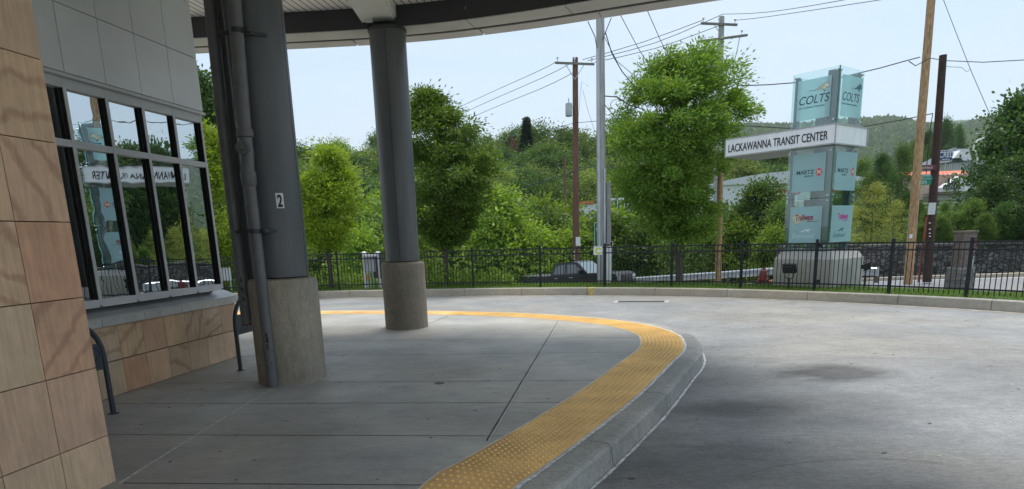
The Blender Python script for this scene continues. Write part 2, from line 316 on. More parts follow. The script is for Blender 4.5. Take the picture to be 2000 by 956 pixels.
def leafmat(name, c1, c2, trans=.36, hue=.42):
    m, nt, b = nodes(name); n = nt.nodes; l = nt.links
    geo = n.new('ShaderNodeNewGeometry'); mx = n.new('ShaderNodeMix'); mx.data_type = 'RGBA'; l.new(geo.outputs['Random Per Island'], mx.inputs[0])
    mx.inputs[6].default_value = rgba(c1); mx.inputs[7].default_value = rgba(c2)
    oi = n.new('ShaderNodeObjectInfo'); nz = n.new('ShaderNodeTexNoise'); nz.inputs['Scale'].default_value = 1.9; nz.inputs['Detail'].default_value = 4; l.new(geo.outputs['Position'], nz.inputs[0])
    ad = n.new('ShaderNodeMath'); l.new(nz.outputs[0], ad.inputs[0]); l.new(oi.outputs['Random'], ad.inputs[1])
    mr = n.new('ShaderNodeMapRange'); l.new(ad.outputs[0], mr.inputs[0]); mr.inputs[1].default_value = .3; mr.inputs[2].default_value = 1.7; mr.inputs[3].default_value = 1-hue; mr.inputs[4].default_value = 1+hue
    vs = n.new('ShaderNodeVectorMath'); vs.operation = 'SCALE'; l.new(mx.outputs[2], vs.inputs[0]); l.new(mr.outputs[0], vs.inputs['Scale'])
    df = n.new('ShaderNodeBsdfPrincipled'); df.inputs['Roughness'].default_value = .45; df.inputs['Specular IOR Level'].default_value = .3; l.new(vs.outputs[0], df.inputs['Base Color'])
    tl = n.new('ShaderNodeBsdfTranslucent'); tv = n.new('ShaderNodeVectorMath'); tv.operation = 'MULTIPLY'; l.new(vs.outputs[0], tv.inputs[0]); tv.inputs[1].default_value = (1.5, 1.35, .6); l.new(tv.outputs[0], tl.inputs[0])
    ms = n.new('ShaderNodeMixShader'); ms.inputs[0].default_value = trans; l.new(df.outputs[0], ms.inputs[1]); l.new(tl.outputs[0], ms.inputs[2]); l.new(ms.outputs[0], nt.nodes['Material Output'].inputs[0]); return m
L_bright = leafmat('bright spring leaves', (.20, .33, .025), (.32, .43, .045))
L_zelk = leafmat('mid green leaves', (.08, .18, .03), (.22, .34, .055))
L_dark = leafmat('dark green leaves', (.04, .10, .03), (.09, .17, .045), .35)
L_mid = leafmat('woodland green leaves', (.065, .135, .035), (.15, .24, .06), .4)
L_olive = leafmat('olive green leaves', (.14, .22, .06), (.25, .33, .09), .4)
L_shrub = leafmat('fresh shrub leaves', (.12, .22, .035), (.23, .34, .06), .45)
L_yel = leafmat('yellow green leaves', (.28, .33, .08), (.42, .46, .14), .4)
L_con = leafmat('conifer needles', (.02, .055, .025), (.04, .085, .035), .15)
M_bark = mat('grey brown bark', (.10, .085, .068), .9, var=.35, vs=9, stretch=(4, 4, 1), bump=.5, bs=25)

# ------------------------------------------------------------------ curves of the site
O = catmull([(-.12, -8), (-.12, -3), (-.12, 1), (-.11, 3.4), (-.02, 4.25), (.13, 4.55), (.65, 5.51), (1.37, 6.94), (2.09, 8.56), (2.5, 9.5), (2.73, 10.42), (2.79, 11.25), (2.58, 12.24), (2.06, 13.2), (1.2, 14.1), (.06, 14.98), (-2., 15.95), (-4.8, 16.74), (-9, 17.6), (-14, 18.2), (-24, 18.6)], .12)
K = catmull([(-34, 20), (-22, 22.4), (-12, 23.4), (-6.58, 23.05), (-3.33, 22.5), (.1, 21.75), (3.26, 20.65), (5.9, 19.1), (8., 17.25), (9.6, 15.4), (10.75, 13.7), (11.9, 11.2), (12.6, 8), (12.9, 4), (12.9, -8)], .3)
ST = catmull([(70, 19, -.3), (40, 20, -.33), (24, 20.4, -.36), (17, 20.9, -.40), (12.5, 23, -.5), (8.5, 27.2, -.82), (4.8, 31.6, -1.38), (1, 35.4, -1.75), (-6, 39.5, -2.2), (-16, 43, -2.7), (-34, 46, -3.2), (-70, 48, -3.6)], .5)
def seg_dist(X, Y, C):
    P = np.array([(p.x, p.y, p.z) for p in C[::3]+[C[-1]]]); best = np.full(X.shape, 1e9); sg = np.zeros(X.shape); zz = np.zeros(X.shape)
    for a, b in zip(P[:-1], P[1:]):
        d = b[:2]-a[:2]; L = (d**2).sum()+1e-9; t = np.clip(((X-a[0])*d[0]+(Y-a[1])*d[1])/L, 0, 1)
        qx = X-(a[0]+t*d[0]); qy = Y-(a[1]+t*d[1]); q = np.sqrt(qx**2+qy**2); s = np.sign(d[0]*qy-d[1]*qx); k = q < best
        best = np.where(k, q, best); sg = np.where(k, s, sg); zz = np.where(k, a[2]+t*(b[2]-a[2]), zz)
    return best, sg, zz
def sm(t): t = np.clip(t, 0, 1); return t*t*(3-2*t)
RU = [900, 1250, 1455, 1545, 1697, 1743, 1791, 1835, 1881, 1925, 1975, 2060, 2300]; RV = [300, 285, 256, 258, 246, 243, 254, 262, 257, 244, 233, 225, 215]
RXZ = [D(u, v, 1500) for u, v in zip(RU, RV)]
def hgt(X, Y):
    X = np.asarray(X, float); Y = np.asarray(Y, float)
    s, sg, _ = seg_dist(X, Y, K); s = s*sg
    d, g, zs = seg_dist(X, Y, ST)
    right = sm((X-12.5)/2.5)
    farL = np.interp(Y, [0, 30, 45, 62, 80, 110, 160, 240, 500, 900], [-1.6, -1.6, -3.2, -4.5, -3, 3., 9, 14, 16, 10])
    farR = np.interp(Y, [0, 27.4, 28.4, 60, 100, 160, 500, 900], [-.45, -.45, .55, .3, 1.5, 6, 12, 10])
    far = farL*(1-right)+farR*right
    edge = np.where(g < 0, sm((d-4.4)/1.5), sm((d-4.4)/5))
    beyond = np.where((g < 0), far, zs-.05)            # g<0 : far side of the street
    h = (zs-.07)*(1-edge)+beyond*edge
    v = sm((s-1.7)/1.5); h = .025*(1-v)+h*v
    h = np.where(s < 1.25, -.6, h)
    rz = np.interp(X*1500/np.maximum(Y, 1), [p.x for p in RXZ], [p.z for p in RXZ])
    nn = 12*np.sin(X*.011+Y*.004)+9*np.sin(X*.023-Y*.013)
    mt = sm((Y-700)/800)
    h = np.where(Y > 700, h*(1-mt)+(rz+nn*(1-mt))*mt*np.where(Y > 1500, np.maximum(Y, 1)/1500, 1), h)
    return h
def hz(x, y): return float(hgt(np.array([x]), np.array([y]))[0])

# ground sheet
xs = np.concatenate([np.linspace(-2500, -400, 15), np.linspace(-350, -60, 20), np.linspace(-58, 70, 200), np.linspace(75, 350, 25), np.linspace(380, 2600, 60)])
ys = np.concatenate([np.linspace(-400, -20, 8), np.linspace(-15, 70, 200), np.linspace(73, 250, 40), np.linspace(270, 1560, 60), [1800, 2500, 4000]])
XX, YY = np.meshgrid(xs, ys); ZZ = hgt(XX, YY)+np.where((YY > 26) & (YY < 300), .12*np.sin(XX*1.3)*np.cos(YY*1.1), 0)
nx, ny = len(xs), len(ys)
me = bpy.data.meshes.new('ground'); fs = [(j*nx+i, j*nx+i+1, (j+1)*nx+i+1, (j+1)*nx+i) for j in range(ny-1) for i in range(nx-1)]
me.from_pydata(np.stack([XX.ravel(), YY.ravel(), ZZ.ravel()], 1).tolist(), [], fs); me.polygons.foreach_set('use_smooth', [True]*len(me.polygons))
def ground_mat():
    m, nt, b = nodes('grassy soil'); n = nt.nodes; l = nt.links; geo = n.new('ShaderNodeNewGeometry')
    n1 = n.new('ShaderNodeTexNoise'); n1.inputs['Scale'].default_value = 1.2; n1.inputs['Detail'].default_value = 8; l.new(geo.outputs['Position'], n1.inputs[0])
    n2 = n.new('ShaderNodeTexNoise'); n2.inputs['Scale'].default_value = .02; n2.inputs['Detail'].default_value = 14; n2.inputs['Roughness'].default_value = .85; l.new(geo.outputs['Position'], n2.inputs[0])
    r = n.new('ShaderNodeValToRGB'); l.new(n1.outputs[0], r.inputs[0]); e = r.color_ramp.elements; e[0].position = .3; e[0].color = (.035, .07, .012, 1); e[1].position = .7; e[1].color = (.10, .16, .03, 1)
    r2 = n.new('ShaderNodeValToRGB'); l.new(n2.outputs[0], r2.inputs[0]); e = r2.color_ramp.elements; e[0].position = .42; e[0].color = (.015, .04, .015, 1); e[1].position = .58; e[1].color = (.095, .16, .055, 1)
    sp = n.new('ShaderNodeSeparateXYZ'); l.new(geo.outputs['Position'], sp.inputs[0]); mr = n.new('ShaderNodeMapRange'); l.new(sp.outputs[1], mr.inputs[0]); mr.inputs[1].default_value = 100; mr.inputs[2].default_value = 300
    mx = n.new('ShaderNodeMix'); mx.data_type = 'RGBA'; l.new(mr.outputs[0], mx.inputs[0]); l.new(r.outputs[0], mx.inputs[6]); l.new(r2.outputs[0], mx.inputs[7]); l.new(mx.outputs[2], b.inputs['Base Color']); b.inputs['Roughness'].default_value = .95
    return m
M_grd = ground_mat(); me.materials.append(M_grd)
g_o = bpy.data.objects.new('ground', me); COL.objects.link(g_o); tag(g_o, kind='structure')

# road loop, platform, kerbs
kp = off(K, -.1)
mb = MB(); poly = [(p.x, p.y) for p in kp]+[(12.9, -30), (-34, -30)]
mb.add([(x, y, -.2) for x, y in poly], [tuple(range(len(poly)))[::-1]]); tag(mb.build('road', M_road, keep=True), kind='structure')
mb = MB(); poly = [(p.x, p.y) for p in O]+[(-24, -8)]
mb.add([(x, y, 0) for x, y in poly], [tuple(range(len(poly)))]); plat = tag(mb.build('platform', M_plat, keep=True), kind='structure')
mb = MB()
for r in cut(O, 1.85, .012): sweep(mb, r, [(.012, -.35), (.012, -.002), (.2, -.002), (.235, -.012), (.258, -.035), (.275, -.22), (.28, -.35)])
tag(mb.build('near_kerb', M_kerb, keep=True), kind='structure')
mb = MB()
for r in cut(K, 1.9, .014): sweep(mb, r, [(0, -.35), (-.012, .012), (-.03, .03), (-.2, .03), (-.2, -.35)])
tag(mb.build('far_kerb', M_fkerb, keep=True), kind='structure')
mb = MB(); ribbon(mb, O, .284, .312, -.196, jit=.005); tag(mb.build('gutter_sealant', M_seal, keep=True), kind='structure')
mb = MB(); ribbon(mb, O, -.002, .026, .003, jit=.005); tag(mb.build('kerb_sealant', M_seal, keep=True), kind='structure')
mb = MB(); ribbon(mb, K, .01, .26, -.197, jit=.05); tag(mb.build('gutter_dirt', mat('sandy gutter dirt', (.33, .30, .25), .95, var=.25, vs=4), keep=True), kind='structure')
mb = MB(); ribbon(mb, K, -.2, -2.1, .022); tag(mb.build('grass_verge', M_grd, keep=True), kind='structure')
# street
M_asph = concrete('pale asphalt', (.22, .225, .235), blotch=.1)
mb = MB(); ribbon(mb, ST, -4.4, 4.4, 0); tag(mb.build('street', M_asph, keep=True), kind='structure')
mb = MB(); ribbon(mb, ST, -4.1, -3.98, .006); ribbon(mb, ST, 3.9, 4.02, .006); tag(mb.build('street_edge_line', M_white, keep=True), kind='structure')
mb = MB()
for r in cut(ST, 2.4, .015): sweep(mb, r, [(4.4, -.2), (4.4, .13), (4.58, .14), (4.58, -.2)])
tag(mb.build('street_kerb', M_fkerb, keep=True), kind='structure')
mb = MB(); ribbon(mb, ST[:90], 4.58, 6.2, .12); tag(mb.build('footway', mat('dusty footway', (.36, .34, .30), .9, var=.2, vs=4), keep=True), kind='structure')

# joints cut in the platform (parts of the platform)
def joint(pts, wdt, z, m, name, jit=0.0):
    c = []
    for a, b in zip(pts[:-1], pts[1:]):
        n_ = max(2, int((b-a).length/.12)); c += [a+(b-a)*i/n_ for i in range(n_)]
    c.append(pts[-1]); mb = MB(); ribbon(mb, c, -wdt/2, wdt/2, z, jit=jit); return mb.build(name, m, plat)
lines = [((640, 667), (1100, 661)), ((640, 695), (1100, 690)), ((640, 747), (1100, 744)), ((640, 788), (1080, 787)), ((500, 850.5), (955, 852)), ((230, 944), (820, 948))]
for (a, b) in lines:
    A, B = G(*a), G(*b); d = (B-A)/(B.x-A.x)
    best = B.x
    for p in off(O, -.66):
        q = A+d*(p.x-A.x)
        if abs(q.y-p.y) < .08: best = p.x
    x0 = -4.45 if A.y > 5.2 else -2.9
    joint([A+d*(x0-A.x), A+d*(best-A.x)], .010, .0025, M_joint, 'tooled_joint', .0012)
joint([G(232, 946), G(380, 852), G(527, 762)], .026, .003, mat('grey joint filler', (.56, .55, .52), .9, var=.3, vs=25), 'expansion_joint', .004)
joint([G(635, 722), G(745, 660)], .014, .003, MATS['grey joint filler'], 'expansion_joint', .002)
joint([G(835, 634), G(875, 618)], .012, .003, M_joint, 'expansion_joint', .002)
joint([G(950, 862), G(1020, 744), G(1090, 628)], .012, .003, M_joint, 'expansion_joint', .002)
joint([G(954, 862), G(1024, 744), G(1092, 628)], .010, .0035, MATS['grey joint filler'], 'expansion_joint', .003)
# small round lid
mb = MB(); mb.lathe(G(858, 749)+Vector((0, 0, -.01)), [(.062, 0), (.062, .013), (.05, .014), (.0, .014)], 20)
tag(mb.build('floor_lid', mat('old cast iron', (.14, .13, .12), .8, var=.3, vs=30)), 'small round iron lid set in the platform concrete right of the big columns', 'lid')

# specks: gum, grit and leaf scraps
def specks(name, region, n, r0, r1, z, m, label, tall=.003):
    mb = MB(); k = 0
    while k < n:
        x, y = region(); r_ = random.uniform(r0, r1); e_ = random.uniform(.4, 1); a_ = random.uniform(0, pi); c_, s_ = cos(a_), sin(a_)
        P = [(x+r_*cos(t)*c_-r_*e_*sin(t)*s_, y+r_*cos(t)*s_+r_*e_*sin(t)*c_) for t in np.linspace(0, 2*pi, 7, endpoint=False)]
        mb.add([(a, b, z) for a, b in P]+[(x, y, z+tall)], [(i, (i+1) % 7, 7) for i in range(7)]); k += 1
    return tag(mb.build(name, m, keep=True), label, 'debris', kind='stuff')
def reg_plat():
    while True:
        x, y = random.uniform(-4, 1.5), random.uniform(3.5, 15)
        if x < np.interp(y, [3.4, 4.55, 6.94, 9.5, 12.2, 15], [-.8, -.55, .6, 1.8, 1.9, -.8])-.1: return x, y
def reg_road():
    while True:
        x, y = random.uniform(.5, 11.5), random.uniform(3.5, 19)
        if x > np.interp(y, [3.4, 4.55, 6.94, 9.5, 12.2, 15], [.3, .45, 1.7, 2.9, 3.0, 1])+.1 and x < np.interp(y, [4, 11, 14, 17, 19], [12.4, 11.6, 10.2, 7.8, 5.6]): return x, y
specks('platform_specks', reg_plat, 150, .006, .022, .0015, mat('dark gum spots', (.10, .10, .095), .8, var=.3), 'scattered dark gum spots and grit on the platform concrete', .001)
specks('road_specks', reg_road, 190, .008, .035, -.1985, mat('dark grit', (.085, .08, .075), .9, var=.3), 'scattered dark grit and chips on the road concrete', .003)
specks('leaf_scraps', reg_road, 26, .012, .025, -.198, mat('dry leaf scraps', (.5, .46, .36), .8, var=.3), 'tiny pale scraps of litter on the road', .006)
rd = bpy.data.objects['road']
def crack(pts, wd, m_=None):
    c = catmull(pts, .08); 
    for p in c: p.x += random.uniform(-.012, .012); p.y += random.uniform(-.012, .012); p.z = 0
    mb = MB(); ribbon(mb, c, -wd/2, wd/2, -.1975, jit=wd*.3); return mb.build('road_joint', m_ or M_joint, rd)
crack([G(860, 603, -.2), G(930, 596, -.2), G(1010, 588, -.2)], .014)
crack([G(1560, 702, -.2), G(1750, 700, -.2), G(2000, 706, -.2)], .008, mat('road sealed joint', (.17, .17, .165), .9))
crack([G(1372, 640, -.2), G(1550, 612, -.2), G(1700, 597, -.2)], .008, MATS['road sealed joint'])
crack([G(1440, 930, -.2), G(1560, 905, -.2), G(1700, 897, -.2), G(1840, 905, -.2)], .005, MATS['road sealed joint'])

# tactile strip
M_tac = mat('yellow tactile paving', (.72, .39, .12), .6, var=.28, vs=1.6, c2=(.76, .44, .15), detail=10)
stp = thing('tactile_strip', (1.1, 6.9, 0), 'yellow raised-dot warning strip curving along the edge of the platform', 'tactile strip')
ci = O
mb = MB()
for r in cut(ci, 1.22, .014): sweep(mb, r, [(-.645, -.02), (-.645, .005), (-.015, .005), (-.015, -.02)])
mb.build('base_plate', M_tac, stp)
mb = MB(); acc = 0; nd = 0
dl = [0]
for i in range(1, len(O)): dl.append(dl[-1]+(O[i]-O[i-1]).length)
dl = np.array(dl); px = np.array([p.x for p in O]); py = np.array([p.y for p in O])
s = 9.0; smax = dl[np.argmin(np.abs(px+1.2)+np.abs(py-15.5))]
while s < smax:
    x = np.interp(s, dl, px); y = np.interp(s, dl, py); x2 = np.interp(s+.15, dl, px); y2 = np.interp(s+.15, dl, py); x1 = np.interp(s-.15, dl, px); y1 = np.interp(s-.15, dl, py)
    t = Vector((x2-x1, y2-y1)).normalized()
    for k in range(10):
        o_ = -.055-k*.0605; c = (x+t.y*o_, y-t.x*o_)
        n_ = 10 if y < 8 and x < 2 else 6
        vs = []
        for r_, z_ in ((.0150, .0048), (.0118, .0120), (.006, .0140)):
            vs += [(c[0]+r_*cos(2*pi*j/n_), c[1]+r_*sin(2*pi*j/n_), z_) for j in range(n_)]
        mb.add(vs, [(i*n_+j, i*n_+(j+1) % n_, (i+1)*n_+(j+1) % n_, (i+1)*n_+j) for i in range(2) for j in range(n_)]+[tuple(range(2*n_, 3*n_))])
    s += .0605
tag(mb.build('raised_dots', mat('highlit yellow dots', (.86, .60, .17), .45, var=.15, vs=3), stp, smooth=True), kind='stuff')  # dots lighter than the base plate: their highlights put into the colour
mb = MB(); ribbon(mb, O, -.667, -.645, .0035, jit=.002); ribbon(mb, O, -.016, -.004, .0045, jit=.001); mb.build('edge_trim', mat('pale strip edging', (.6, .55, .42), .7, var=.2, vs=8), stp)

# ------------------------------------------------------------------ building
dB = Vector((sin(BE), cos(BE), 0)); nB = Vector((cos(BE), -sin(BE), 0)); W0 = Vector((-4.5, 8.58, 0))
def Wp(s, o, z): return W0+dB*s+nB*o+Vector((0, 0, z))
RB = Matrix((nB, dB, Vector((0, 0, 1)))).transposed()        # local x = out of wall, y = along
def wbox(mb, s0, s1, o0, o1, z0, z1, bev=0):
    mb.box(Wp((s0+s1)/2, (o0+o1)/2, (z0+z1)/2), (o1-o0, s1-s0, z1-z0), M=RB)
bld = thing('station_building', Wp(0, -2, 0), 'transit station building with sandstone plinth, mirror windows and grey metal panels', 'building')
mb = MB(); wbox(mb, -9, 1.72, -6, -.035, 0, .84); wbox(mb, -9, 1.36, -6, -.14, .84, 5.7); mb.build('core_wall', mat('dark grey backing', (.12, .12, .12), .8), bld)  # plain grey building body behind plinth and panels
mb = MB()
for r_, (z0, z1) in enumerate(((0.005, .405), (.415, .815))):
    k = 0; s = 1.74
    while s > -4.4:
        wbox(mb, s-.412, s-.003, -.03, 0, z0+.003, z1); s -= .415
    # return at the corner
    for q in range(6): wbox(mb, 1.722, 1.752, -.44*(q+1)-.03+.005, -.44*q-.035, z0+.003, z1)
mb.build('sandstone_plinth', M_tile, bld)
mb = MB()
s = 1.80
while s > -5: wbox(mb, s-.70, s-.004, -.2, .045, .825, .915); s -= .704
mb.build('stone_band', M_sill, bld)
mb = MB(); P = [(-.14, .915), (.05, .915), (.05, .935), (-.02, .985), (-.14, 1.03)]
vs = [Wp(s, o, z) for s in (-5, 1.70) for o, z in P]; n5 = 5
mb.add(vs, [(i, (i+1) % 5, 5+(i+1) % 5, 5+i) for i in range(5)]+[(4, 3, 2, 1, 0), (5, 6, 7, 8, 9)]); mb.build('sloped_sill', mat('pale metal sill', (.45, .46, .46), .4, metal=.3, var=.1), bld)
Z0, ZT, Z1 = 1.07, 2.80, 3.46
ms = [1.40, .81, .22, -.38, -.98, -1.58, -2.18, -2.78, -3.4]
for i in range(len(ms)-1):
    a, b = ms[i+1], ms[i]
    wn = thing('t', (0, 0, 0), None, None); bpy.data.objects.remove(wn)
    fr = MB(); wbox(fr, a-.023, a+.023, -.10, .042, Z0, Z1)
    if i == 0: wbox(fr, b-.023, b+.023, -.10, .042, Z0, Z1)
    wbox(fr, a+.025, b-.025, -.08, .04, Z0-.02, Z0+.065); wbox(fr, a+.025, b-.025, -.08, .04, ZT-.035, ZT+.035); wbox(fr, a+.025, b-.025, -.08, .04, Z1-.10, Z1)
    f = fr.build('window', M_frame, bld)
    gk = MB()
    for s_ in (a+.0265, b-.0265):
        for z0, z1 in ((Z0+.066, ZT-.036), (ZT+.036, Z1-.101)): wbox(gk, s_-.0015, s_+.0015, -.01, .037, z0, z1)
    gk.build('gasket', M_dark, f)
    gl = MB(); t1, t2 = random.uniform(-.003, .003), random.uniform(-.003, .003)
    for z0, z1 in ((Z0+.06, ZT-.03), (ZT+.03, Z1-.09)):
        vs = [Wp(a+.02, -.012+t1, z0), Wp(b-.02, -.012-t1, z0), Wp(b-.02, -.012-t1+t2, z1), Wp(a+.02, -.012+t1+t2, z1)]; gl.add(vs, [(0, 1, 2, 3)])
    gl.build('pane', M_glass, f)
mb = MB(); wbox(mb, -4, 1.43, -.1, .105, Z1+.003, Z1+.035); mb.build('window_head', M_frame, bld)
mb = MB(); zr = [3.50, 4.18, 4.86, 5.54, 5.69]
sr = [1.385, .76, .16, -.42, -1.01, -1.61, -2.21, -2.81, -3.4, -4]
for z0, z1 in zip(zr[:-1], zr[1:]):
    for b, a in zip(sr[:-1], sr[1:]): wbox(mb, a+.005, b-.005, .06, .1+random.uniform(0, .0015), z0+.005, z1-.004)
mb.build('metal_panels', M_panel, bld)
mb = MB(); wbox(mb, -4, 1.375, -.14, .07, 3.5, 5.69); mb.build('panel_backing', M_dark, bld)
# corner return, glazed
mb = MB(); wbox(mb, 1.372, 1.385, -6, .055, 3.5, 5.69); mb.build('end_cladding', M_panel, bld)
mb = MB(); wbox(mb, 1.362, 1.372, -6, -.11, .93, 3.5); mb.build('end_glazing', M_glass, bld)
# pier
PE = Vector((-2.985, 4.72, 0))
def Pp(s, o, z): return PE+dB*s+nB*o+Vector((0, 0, z))
pr = thing('stone_pier', PE-nB*1+Vector((0, 0, 0)), 'big sandstone-clad pier filling the left edge in front of the mirror windows', 'pier')
mb = MB(); mb.box(Pp(-2.0, -1.15, 3), (2.2, 3.96, 6.0), M=RB); mb.build('pier_core', M_dark, pr)
zj = [0, .36, .865, 1.37, 1.88, 2.39, 2.90, 3.41, 3.92, 4.43, 4.94, 5.45, 5.96]
mb = MB()
for i in range(len(zj)-1):
    s = 0
    for k in range(9):
        s1 = -.435*(k+1); mb.box(Pp((s+s1)/2, -.02, (zj[i]+zj[i+1])/2), (.045, abs(s1-s)-.007, zj[i+1]-zj[i]-.007), M=RB); s = s1
    o_ = -.045
    for k in range(5):
        o1 = -.045-.435*(k+1); mb.box(Pp(-.0225, (o_+o1)/2, (zj[i]+zj[i+1])/2)+dB*.02, (abs(o1-o_)-.007, .03, zj[i+1]-zj[i]-.007), M=RB); o_ = o1
mb.build('stone_tiles', M_tile, pr)

# ------------------------------------------------------------------ canopy
C0 = catmull([(-14, 13.6), (-9, 13.42), (-5.5, 13.24), (-3.5, 13.13), (-2.35, 13.03), (-1.32, 12.86), (-.6, 12.67), (.2, 12.41), (.75, 12.2), (1.4, 11.93), (2.3, 11.55), (3.55, 11.05)], .25)
can = thing('canopy', (-3, 8, 5.3), 'wide white-slatted canopy roof with dark curved beam over the platform', 'canopy')
mb = MB()
for r in cut(C0, 1.75, .012): sweep(mb, r, [(0, 5.36), (0, 5.70), (-.012, 5.70), (-.012, 5.36)])
mb.build('beam_face', M_beam, can)
mb = MB()
for r in cut(C0, 1.75, .012): sweep(mb, r, [(-.012, 5.35), (-.50, 5.35), (-.50, 5.66), (-.49, 5.66), (-.49, 5.36), (-.012, 5.36)])
mb.build('beam_underside', M_light, can)
Cr = off(C0, -1.02)
mb = MB(); mb2 = MB()
for r in cut(C0, 2.1, .012):
    sweep(mb, r, [(-.74, 5.40), (-.74, 5.66), (-.752, 5.66), (-.752, 5.40)]); sweep(mb2, r, [(-.74, 5.385), (-1.02, 5.36), (-1.02, 5.95), (-1.0, 5.95), (-1.0, 5.38), (-.74, 5.398)])
mb.build('rim_inner_face', mat('mid grey cladding', (.17, .17, .17), .45, var=.1), can); mb2.build('rim', M_light, can)
# right hand edge of the canopy, running back beside the camera
e1 = Cr[-1]; e0 = C0[-1]
R1 = catmull([(e1.x, e1.y), (e1.x+.15, e1.y-3), (e1.x+.1, e1.y-8), (e1.x-.3, e1.y-18)], .5)
mb = MB(); sweep(mb, R1, [(.02, 5.36), (.02, 5.95), (0, 5.95), (0, 5.38), (.28, 5.385+.01), (.28, 5.37)]); mb.build('side_rim', M_light, can)
poly = [(p.x, p.y) for p in Cr]+[(p.x-.005, p.y) for p in R1[1:]]+[(-14, -6)]
mb = MB(); n_ = len(poly); mb.add([(x, y, 5.70) for x, y in poly], [tuple(range(n_))]); mb.build('slatted_soffit', M_soff, can)
mb = MB(); mb.prism(poly, 5.75, 5.98); mb.build('roof_deck', mat('roof membrane', (.35, .35, .34), .8), can)
mb = MB(); mb.bbox((-2.16, 11.2, 5.60), (.66, 3.78, .2), .02); mb.bbox((-2.16, 12.32, 5.49), (.60, 1.5, .06), .01); mb.build('duct_casing', M_duct, can)
mb = MB(); mb.bbox((-2.3, 12.86, 5.44), (.14, .10, .05), .008); mb.box((-2.2, 12.9, 5.455), (.16, .03, .02)); mb.build('mounting_bracket', M_duct, can)

# ------------------------------------------------------------------ columns
def column(c, label, top, bh=1.27, seam=0):
    t = thing('column', (c[0], c[1], 0), label, 'column', 'canopy columns')
    mb = MB(); mb.lathe((c[0], c[1], 0), [(.415, 0), (.415, bh-.06), (.405, bh-.03), (.39, bh-.012), (.315, bh)], 72); b = mb.build('concrete_base', M_colb, t, smooth=True)
    mb = MB(); mb.lathe((c[0], c[1], 0), [(.325, bh+.015), (.325, top), (.30, top)], 72); mb.build('steel_shaft', M_steel, t, smooth=True)
    mb = MB(); mb.lathe((c[0], c[1], 0), [(.31, bh), (.31, bh+.016)], 48); mb.build('shadow_gap', M_dark, t)
    mb = MB()
    for a in (seam, seam+2.09, seam+4.19):
        d = Vector((cos(a), sin(a), 0)); mb.box(Vector((c[0], c[1], (bh+top)/2))+d*.3245, (.004, .007, top-bh-.02), a)
    mb.build('cladding_seam', M_dark, t)
    mb = MB(); mb.lathe((c[0], c[1], 0), [(.34, top-.05), (.345, top-.045), (.345, top-.005), (.34, top)], 48); mb.build('collar', M_beam, t)
    return t
c1 = column((-2.79, 8.34), 'nearer column with a white number 2 plate, pipes on its left', 5.69, 1.28, seam=radians(-127))
c2 = column((-2.03, 13.1), 'farther column standing alone under the curved beam', 5.35, 1.27, seam=radians(-90))
mb = MB(); ribbon(mb, [Vector((-2.79+.425*cos(a), 8.34+.425*sin(a), 0)) for a in np.linspace(radians(-85), radians(10), 30)], -.008, .008, .003, jit=.004); mb.build('base_sealant', M_seal, c1)
# number plate on the column shaft
pn = Vector((0.13, -.99, 0)).normalized(); pc = Vector((-2.79, 8.34, 0))+pn*.326
d2 = D(544.5, 392, 8.02); pz = d2.z
def curved_plate(mb, a0, a1, z0, z1, r, n=8):
    A = np.linspace(a0, a1, n+1); vs = []
    for a in A: vs += [(-2.79+r*cos(a), 8.34+r*sin(a), z0), (-2.79+r*cos(a), 8.34+r*sin(a), z1)]
    mb.add(vs, [(2*i, 2*i+2, 2*i+3, 2*i+1) for i in range(n)])
ac = atan2(-.325, d2.x+2.79) if False else -math.acos(max(-1, min(1, (d2.x+2.79)/.326)))
mb = MB(); curved_plate(mb, ac-.135, ac+.135, pz-.085, pz+.085, .328); np_ = mb.build('number_plate', M_white, c1)
nn = Vector((cos(ac), sin(ac), 0)); rr = Vector((-nn.y, nn.x, 0))
to = text('2', 'numeral', .185, M_black, np_, Vector((-2.79, 8.34, pz-.066))+nn*.331-rr*.001, rr, nn, extrude=.001, sx=.62, align='CENTER', thick=.006)
mb = MB()
for v in to.data.vertices:
    pass

# ------------------------------------------------------------------ drain pipes by the column
pa = D(449, 317, 8.15)
pipeA = thing('drain_pipe', (pa.x, pa.y, .75), 'slim grey drain pipe ending above the ground, left of the other pipes', 'pipe', 'drain pipes beside the column')
x, y = D(483, 634, 8.2).x, 8.2; zb = D(483, 634, 8.2).z
mb = MB(); mb.tube([(x, y, zb), (x, y, 3.0), (x+.02, y+.05, 5.69)], .066, 24, cap=False)
mb.build('pipe_barrel', M_pipe, pipeA, smooth=True)
mb = MB(); mb.lathe((x, y, zb-.004), [(.058, 0), (.066, .0), (.0665, .012)], 24); mb.build('rusty_rim', mat('rust', (.16, .05, .03), .9), pipeA)
def chip(pth, n, m, x, y, r, ang0, z, s):
    mb = MB(); k = 9; pts = []
    for i in range(k):
        a = 2*pi*i/k; q = random.uniform(.45, 1); pts.append((ang0+q*s*cos(a)*.5/r, z+q*s*1.6*sin(a)))
    mb.add([(x+(r+.0015)*cos(a), y+(r+.0015)*sin(a), zz) for a, zz in pts], [tuple(range(k))]); return mb.build('paint_chip', m, pth)
M_chip = mat('dark chipped patch', (.03, .026, .024), .7)
for z_, s_ in ((1.28, .03), (1.16, .035), (1.05, .03), (1.55, .012)): chip(pipeA, 0, M_chip, x, y, .066, radians(-75), z_, s_)
g = G(535, 757); bx, by = g.x-.02, g.y+.03
pipeB = thing('drain_pipe', (bx, by, 0), 'thick grey drain pipe with a cleanout fitting, standing on the platform', 'pipe', 'drain pipes beside the column')
zf = D(481, 292, by).z; zo = D(487, 330, by).z
ux, uy = bx-.085+.0, by+.02
M_b = M_pipe
